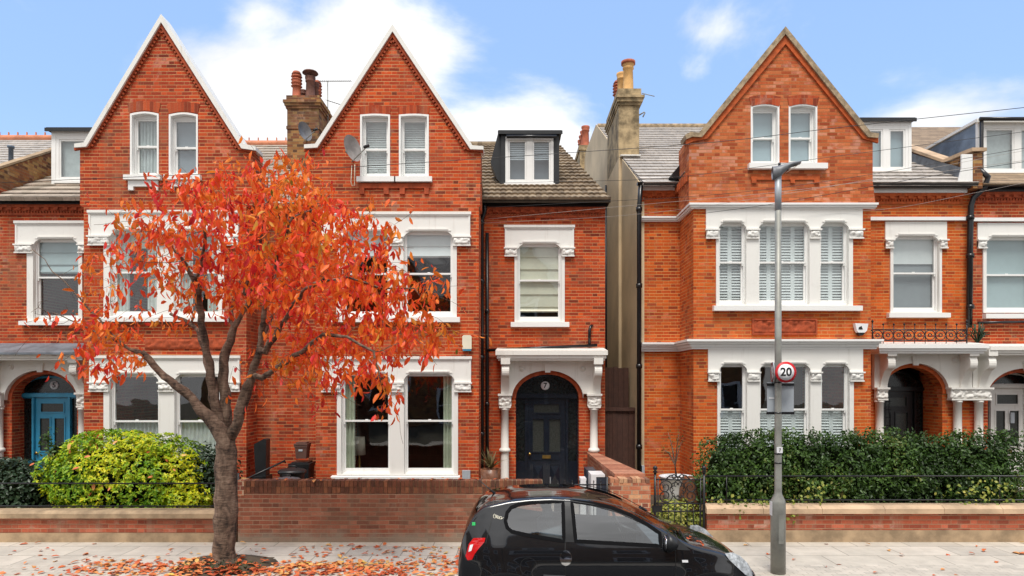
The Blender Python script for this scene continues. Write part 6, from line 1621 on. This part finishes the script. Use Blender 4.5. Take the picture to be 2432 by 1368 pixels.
def merge(o):
    import bmesh
    b = bmesh.new(); b.from_mesh(o.data); bmesh.ops.remove_doubles(b, verts=b.verts, dist=1e-4); b.to_mesh(o.data); b.free()
bo = body.build('body', M['paint'], car); merge(bo)
for k_ in glass: merge(glass[k_].build({'q': 'quarter_window', 'd': 'door_window'}.get(k_[0] if k_[1:].lstrip('-').isdigit() else k_, k_), M['carglass'], car))
def onside(P_, off, sgn=-1):
    return [CW(x, sgn * (wside(x, z) + off), z) for x, z in P_]
def dens(P_, closed=True, d=.04):
    out = []
    for i in range(len(P_) - (0 if closed else 1)):
        a, b = P_[i], P_[(i + 1) % len(P_)]; n = max(1, int(math.hypot(b[0] - a[0], b[1] - a[1]) / d))
        out += [(a[0] + (b[0] - a[0]) * k / n, a[1] + (b[1] - a[1]) * k / n) for k in range(n)]
    if not closed: out.append(P_[-1])
    return out
def ribbon(P_, w, off, mat, name, par, closed=True, sg=(-1, 1)):
    if len(sg) > 1:
        for q_ in sg: ribbon(P_, w, off, mat, name, par, closed, (q_,))
        return
    D_ = dens(P_, closed); n = len(D_); m = MB()
    for s_ in sg:
        vi, vo = [], []
        for i in range(n):
            a, b = D_[(i - 1) % n] if closed or i else D_[i], D_[(i + 1) % n] if closed or i < n - 1 else D_[i]
            tx_, tz_ = b[0] - a[0], b[1] - a[1]; l_ = math.hypot(tx_, tz_) or 1; nx_, nz_ = tz_ / l_ * w / 2, -tx_ / l_ * w / 2
            vi.append((D_[i][0] - nx_, D_[i][1] - nz_)); vo.append((D_[i][0] + nx_, D_[i][1] + nz_))
        V = onside(vi, off, s_) + onside(vo, off, s_); e_ = n if closed else n - 1
        m.add(V, [(i, (i + 1) % n, n + (i + 1) % n, n + i) for i in range(e_)], False)
    return m.build(name, mat, par)
M['seal'] = simple('window_rubber', (.006, .006, .007), .8, .1, 8, spec=.1)
ribbon(qw, .042, .006, M['seal'], 'window_seal', car); ribbon(dw, .042, .0065, M['seal'], 'window_seal', car)
dl = [cpt(*p) for p in [(907, 1000), (906, 860), (903, 700), (903, 600), (897, 430), (890, 300), (905, 272), (960, 266), (1150, 283), (1320, 325), (1500, 413), (1640, 497), (1725, 555), (1741, 640), (1742, 800), (1738, 1000)]]
ribbon(dl, .009, .002, M['ink2'], 'door_seam', car, False)
ribbon([cpt(*p) for p in [(357, 262), (352, 380), (335, 470), (312, 560), (300, 610)]], .007, .002, M['ink2'], 'tailgate_seam', car, False)
ribbon([cpt(*p) for p in [(165, 742), (240, 780), (330, 825), (380, 870)]], .007, .002, M['ink2'], 'bumper_seam', car, False)
def patch(P_, off, mat, name, par, sg=(-1,), th=.0):
    if len(sg) > 1:
        for q_ in sg: patch(P_, off, mat, name, par, (q_,))
        return
    m = MB()
    D_ = dens(P_, True, .05); tri = tessellate_polygon([[Vector((x, z, 0)) for x, z in D_]])
    # split triangles once so the patch hugs the curve
    for s_ in sg:
        for t_ in tri:
            a, b, c_ = [np.array(D_[i]) for i in t_]; ab, bc, ca = (a + b) / 2, (b + c_) / 2, (c_ + a) / 2
            m.add(onside([tuple(v) for v in (a, b, c_, ab, bc, ca)], off, s_), [(0, 3, 5), (3, 1, 4), (5, 4, 2), (3, 4, 5)], False)
    return m.build(name, mat, par)
tl = patch([cpt(*p) for p in [(207, 568), (297, 566), (290, 598), (245, 650), (215, 690), (196, 733), (162, 737), (145, 706), (172, 612)]], .006, M['taillamp'], 'tail_light', car, (-1,))
patch([cpt(*p) for p in [(180, 620), (205, 615), (190, 665), (168, 672)]], .009, M['signwhite'], 'reverse_lamp', tl)
patch([cpt(*p) for p in [(207, 568), (297, 566), (290, 598), (245, 650), (215, 690), (196, 733), (162, 737), (145, 706), (172, 612)]], .006, M['taillamp'], 'tail_light', car, (1,))
hl = [cpt(*p) for p in [(2115, 684), (2175, 676), (2235, 706), (2290, 760), (2320, 815), (2328, 870), (2275, 850), (2215, 795), (2150, 735)]]
for s_ in (-1, 1): patch(hl, .008, M['clear'], 'headlight', car, (s_,))
patch([cpt(*p) for p in [(1790, 735), (1835, 735), (1838, 754), (1793, 754)]], .006, M['signwhite'], 'side_repeater', car, (-1, 1))
patch([cpt(*p) for p in [(1738, 560), (1760, 578), (1853, 662), (1760, 658), (1690, 640), (1640, 600)]], .007, M['blackplastic'], 'mirror_base', car, (-1, 1))
patch([cpt(*p) for p in [(893, 287), (953, 288), (983, 592), (985, 600), (897, 598)]], .003, M['blackplastic'], 'door_pillar', car, (-1, 1))
fx, fz = cpt(625, 785); ribbon([(fx + .098 * math.cos(i / 24 * 6.283), fz + .098 * math.sin(i / 24 * 6.283)) for i in range(24)], .005, .002, M['ink2'], 'fuel_flap', car, True, (-1,))
hx, hz = cpt(908, 722)
hd = patch([(hx + .07 * math.cos(i / 20 * 6.283), hz + .085 * math.sin(i / 20 * 6.283)) for i in range(20)], .004, M['chrome'], 'door_handle', car, (-1,))
patch([(hx - .068, hz + .02), (hx - .04, hz + .075), (hx + .01, hz + .082), (hx + .06, hz + .04), (hx + .066, hz), (hx, hz + .01), (hx - .03, hz - .01)], .012, M['paint'], 'handle_grip', hd)
mx_, mz_ = cpt(1682, 590)
for s_ in (-1, 1):
    m = MB(); c_ = CW(mx_, s_ * (wside(mx_, mz_) + .10), mz_); vs = []; fs = []
    for j in range(9):
        ph = math.pi * j / 8 - math.pi / 2
        for i in range(14):
            th = 2 * math.pi * i / 14; vs.append((c_[0] + .105 * abs(math.cos(ph)) * math.cos(th) * (1 if math.cos(th) > 0 else .55), c_[1] + .11 * math.cos(ph) * math.sin(th), c_[2] + .105 * math.sin(ph) * (1 - .12 * math.cos(th))))
    for j in range(8):
        for i in range(14): fs.append((j * 14 + i, j * 14 + (i + 1) % 14, (j + 1) * 14 + (i + 1) % 14, (j + 1) * 14 + i))
    m.add(vs, fs, True); m.tube([CW(mx_ + .02, s_ * (wside(mx_, mz_) - .01), mz_ - .06), (c_[0], c_[1], c_[2] - .04)], .035, 8)
    mr = m.build('wing_mirror', M['blackplastic'], car)
    MB().lathe([(.0, -.056), (.085, -.054), (.085, -.050)], (c_[0], c_[1], c_[2]), 14, ax='x').build('mirror_glass', M['chrome'], mr)
ribbon([(x, z) for x, z in [cpt(738, 850), cpt(905, 858)]], .012, .006, M['chrome'], 'side_strip', car, False, (-1,))  # chrome strip drawn for the highlight along the side moulding
sx, sz = cpt(356, 385); m = MB(); pts = []
for i in range(60):
    t = i / 59; lx = t * .115 + .012 * math.sin(t * 34); lz = .022 * math.sin(t * 27) * (1 - .45 * t) - t * .03
    pts.append(CW(sx + lx, -(wside(sx + lx, sz + lz - .02) + .003), sz + lz - .02))
m.tube(pts, .0035, 4).build('script_badge', M['blindcream'], car)
gx_, gz_ = cpt(208, 461); patch([(gx_ - .02, gz_ - .018), (gx_ + .02, gz_ - .015), (gx_ + .02, gz_ + .02), (gx_ - .018, gz_ + .02)], .008, simple('green_tag', (.02, .5, .12), .5, .1), 'parking_tag', car)
MB().tube([CW(.42, 0, 1.45), CW(.36, 0, 1.5), CW(.22, 0, 1.62)], [.02, .008, .004], 6).build('aerial', M['blackplastic'], car)
for cx_ in (.57, 2.95):
    for s_ in (-1, 1):
        y_ = s_ * .70; c_ = CW(cx_, y_, .29)
        wh = MB().lathe([(.30, -.09), (.335, -.10), (.335, .10), (.30, .09)], c_, 28, ax='y'); pw_ = MB().lathe([(.2, s_ * .02 - .001), (.295, s_ * .02), (.295, s_ * .085), (.2, s_ * .09)], c_, 28, ax='y')
        w_ = MB().lathe([(.19, -.085), (.29, -.09), (.295, -.04), (.295, .04), (.29, .09), (.19, .085)], c_, 28, ax='y').build('wheel', M['tyre'], car)
        m = MB().lathe([(.0, s_ * .055), (.06, s_ * .06), (.07, s_ * .05), (.185, s_ * .04), (.195, s_ * .075), (.2, s_ * .08)], c_, 24, ax='y'); m.build('rim', M['alloy'], w_)
m = MB().box(CX0 + .15, CX0 + 3.4, CY - .66, CY + .66, CZ0 + .22, CZ0 + .3); m.box(CX0 + 2.35, CX0 + 2.7, CY - .68, CY + .68, CZ0 + .3, CZ0 + .92); m.box(CX0 + .3, CX0 + .9, CY - .62, CY + .62, CZ0 + .3, CZ0 + .7)
m.build('cabin_floor', M['seat'], car)
for y_ in (-.34, .34):
    m = MB(); m.box(CX0 + 1.25, CX0 + 1.75, CY + y_ - .23, CY + y_ + .23, CZ0 + .3, CZ0 + .55)
    a, b, c_ = Vector(CW(1.3, y_, .55)), Vector(CW(1.12, y_, 1.1)), Vector(CW(1.08, y_, 1.3))
    m.tube([a, a.lerp(b, .5), b], [.2, .23, .17], 10); m.tube([b, c_], [.05, .05], 6); m.tube([c_ - Vector((0, .1, .04)), c_ + Vector((0, .1, -.04))], .07, 8); m.build('front_seat', M['seat'], car)
m = MB(); pts = []
for i in range(25):
    a = i / 24 * 6.283; pts.append(CW(2.05 - .07 * math.sin(a), .34 + .18 * math.cos(a), .98 + .17 * math.sin(a)))
m.tube(pts, .014, 6, False); m.tube([CW(2.05, .34, .98), CW(2.35, .34, .85)], .03, 6); m.tube([CW(2.05, .17, .98), CW(2.05, .51, .98)], .012, 5); m.build('steering_wheel', M['blackplastic'], car)
m = MB()
for s_ in (-1,): m.tube([CW(.15, 0, .3), CW(.12, 0, .31)], .02, 6)
MB().tube([CW(2.70, -.6, 1.01), CW(2.74, -.15, 1.035)], .008, 5).build('wiper', M['blackplastic'], car)
g = np.random.default_rng(4); q = []
for i in range(14): x_ = g.uniform(2.74, 2.92); y_ = g.uniform(-.62, -.3); q.append(CW(x_, y_, ztop(x_) - .015 + .004))
o = leaf_cloud('scuttle_leaves', M['litter'], np.array(q), g.normal(size=(14, 3)) * .3 + [0.2, 0, 1], .06, None); o['kind'] = 'stuff'; o['label'] = 'small drift of fallen leaves at the base of the car windscreen'; o['category'] = 'leaves'

# ================================================================ across the street (mirrored in windows and car)
for i, (x, w, hgt, mt) in enumerate(((-15, 8, 9.6, 'stockbrick'), (-6.2, 8, 10.4, 'stockbrick'), (2.6, 8, 9.8, 'stockbrick'), (11.4, 8, 10.2, 'stockbrick'))):
    t = thing('terraced_house', (x, -12, 0), ['leftmost', 'second from the left', 'second from the right', 'rightmost'][i] + ' gabled house across the street, mirrored in windows and car paint', 'house', 'houses across the street')
    holes = [rect(x - 2.6, x - .4, z0, z1) for z0, z1 in ((1, 3), (4.3, 6.2))] + [rect(x + 1.6, x + 2.8, .1, 2.4), rect(x + 1.6, x + 2.8, 4.3, 6.2), rect(x - 2.0, x - 1.0, 7.0, 8.0)]
    m = MB().plate([(x - 4.3, 0), (x + 4.3, 0), (x + 4.3, 8.4), (x + .9, 8.4), (x - 1.5, hgt + 2.2), (x - 3.9, 8.4), (x - 4.3, 8.4)], holes, -12.3, -12)
    m.box(x - 4.3, x - 4.0, -21, -12.301, 0, 8.4); m.box(x + 4.0, x + 4.3, -21, -12.301, 0, 8.4); m.build('wall', M[mt], t)
    m = MB(); qv, qf = quadsheet([(x - 4.4, -11.8, 8.3), (x + 4.4, -11.8, 8.3), (x + 4.4, -17, 11.3), (x - 4.4, -17, 11.3)]); m.add(qv, qf); qv, qf = quadsheet([(x - 4.4, -21, 8.3), (x + 4.4, -21, 8.3), (x + 4.4, -17, 11.3), (x - 4.4, -17, 11.3)]); m.add(qv, qf); m.build('roof', M['slate'], t)
    m = MB(); m.plate([(x - 4.1, 8.4), (x - 1.5, hgt + 2.45), (x + 1.1, 8.4), (x + .85, 8.4), (x - 1.5, hgt + 2.15), (x - 3.85, 8.4)], [], -12.05, -11.9)
    m.build('coping', M['coping'], t)
    for h_ in holes:
        a0, a1, z0, z1 = h_[0][0], h_[1][0], h_[0][1], h_[2][1]; mid = (z0 + z1) / 2
        wd = MB().plate(rect(a0 - .15, a1 + .15, z0 - .12, z1 + .15), [rect(a0 + .06, a1 - .06, z0 + .06, mid - .03), rect(a0 + .06, a1 - .06, mid + .03, z1 - .06)], -12.02, -11.94).build('window', M['white'], t)
        MB().box(a0, a1, -12.25, -12.2, z0, z1).build('pane', M['leaded'], wd)

# ================================================================ LIGHT, SKY, CAMERA
el, rot = rad(63), rad(190)
sd = Vector((math.sin(rot) * math.cos(el), math.cos(rot) * math.cos(el), math.sin(el)))
L = bpy.data.lights.new('sun', 'SUN'); L.energy = SUN_E; L.angle = rad(22); L.color = (1, .955, .89)
lo = bpy.data.objects.new('sun', L); COL.objects.link(lo); lo.rotation_euler = sd.to_track_quat('Z', 'Y').to_euler(); lo.location = (0, 0, 40)
W = bpy.data.worlds.new('World'); bpy.context.scene.world = W; W.use_nodes = True; nt = W.node_tree
bg = nt.nodes['Background']; bg.inputs[1].default_value = SKY_S
sky = nt.nodes.new('ShaderNodeTexSky'); sky.sky_type = 'NISHITA'; sky.sun_disc = False; sky.sun_elevation = el; sky.sun_rotation = rot
sky.air_density = 1.0; sky.dust_density = .6; sky.ozone_density = 1.6
x, y, z = xyz(nt, 'Generated')
vec = comb(nt, x, y, z * 1.7)
n1 = noise(nt, 3.1, 8, .56, vec=vec, dist=.25); n2 = noise(nt, 1.3, 3, .5, vec=vec)
def cd(px, py, wd, amt):
    d = Vector((px - 1216, 1600, 905 - py)).normalized()
    dx, dy, dz = (x - d.x), (y - d.y), (z - d.z) * 1.5
    dist = (dx * dx + dy * dy + dz * dz)._m('SQRT')
    return dist.ss(0., wd, amt, 0.)
bias = cd(800, 130, .20, .18) + cd(540, 210, .12, .10) + cd(620, 40, .05, .08) + cd(600, 240, .17, .15) + cd(980, 170, .14, .11) + cd(700, 320, .2, .08) + cd(1000, 0, .14, .07) + cd(1330, 250, .13, .13) + cd(1210, 320, .14, .12) + cd(1140, 60, .10, .06) + cd(2180, 280, .14, .12) + cd(1620, 180, .06, .10) + cd(1650, 60, .07, .06)
back = y.ss(-.35, .25, .45, 0.)  # unseen cloud cover added behind the camera for soft white light
left = cd(0, 330, .3, -.08) + cd(2100, 100, .45, -.06) + cd(250, 60, .2, -.06)
mk = (n1 + bias + back + left + (n2 - .5) * .16).ss(.50, .71)
skyc = mix(nt, .6, sky.outputs[0], (SKYW[0], SKYW[1], SKYW[2]))
shade = noise(nt, 5, 4, .5, vec=vec).ss(.3, .7, .88, 1.03) - y.ss(-.6, .1, 1., 0.) * noise(nt, 2.6, 5, .6, vec=vec).ss(.4, .65, 0., .30)
cl = mix(nt, 1., (CLW, CLW * 1.0, CLW * 1.01), grey(nt, shade), 'MULTIPLY')
hz = z.ss(.0, .35, .35, 0.)
skyc = mix(nt, hz, skyc, (CLW * .72, CLW * .82, CLW * .95))
nt.links.new(mix(nt, mk, skyc, cl), bg.inputs[0])
cam = bpy.data.cameras.new('camera'); cam.sensor_width = 36; cam.lens = 36 * 1600 / 2432; cam.shift_y = 221 / 2432; cam.clip_end = 1000; cam.clip_start = .05
co = bpy.data.objects.new('camera', cam); COL.objects.link(co); co.location = (0, 0, 2.8); co.rotation_euler = (rad(90), 0, 0)
sc = bpy.context.scene; sc.camera = co
sc.view_settings.view_transform = 'Standard'; sc.view_settings.look = 'None'; sc.view_settings.gamma = 1; sc.view_settings.exposure = EXPO
sc.cycles.max_bounces = 8; sc.cycles.transparent_max_bounces = 12; sc.cycles.use_denoising = True
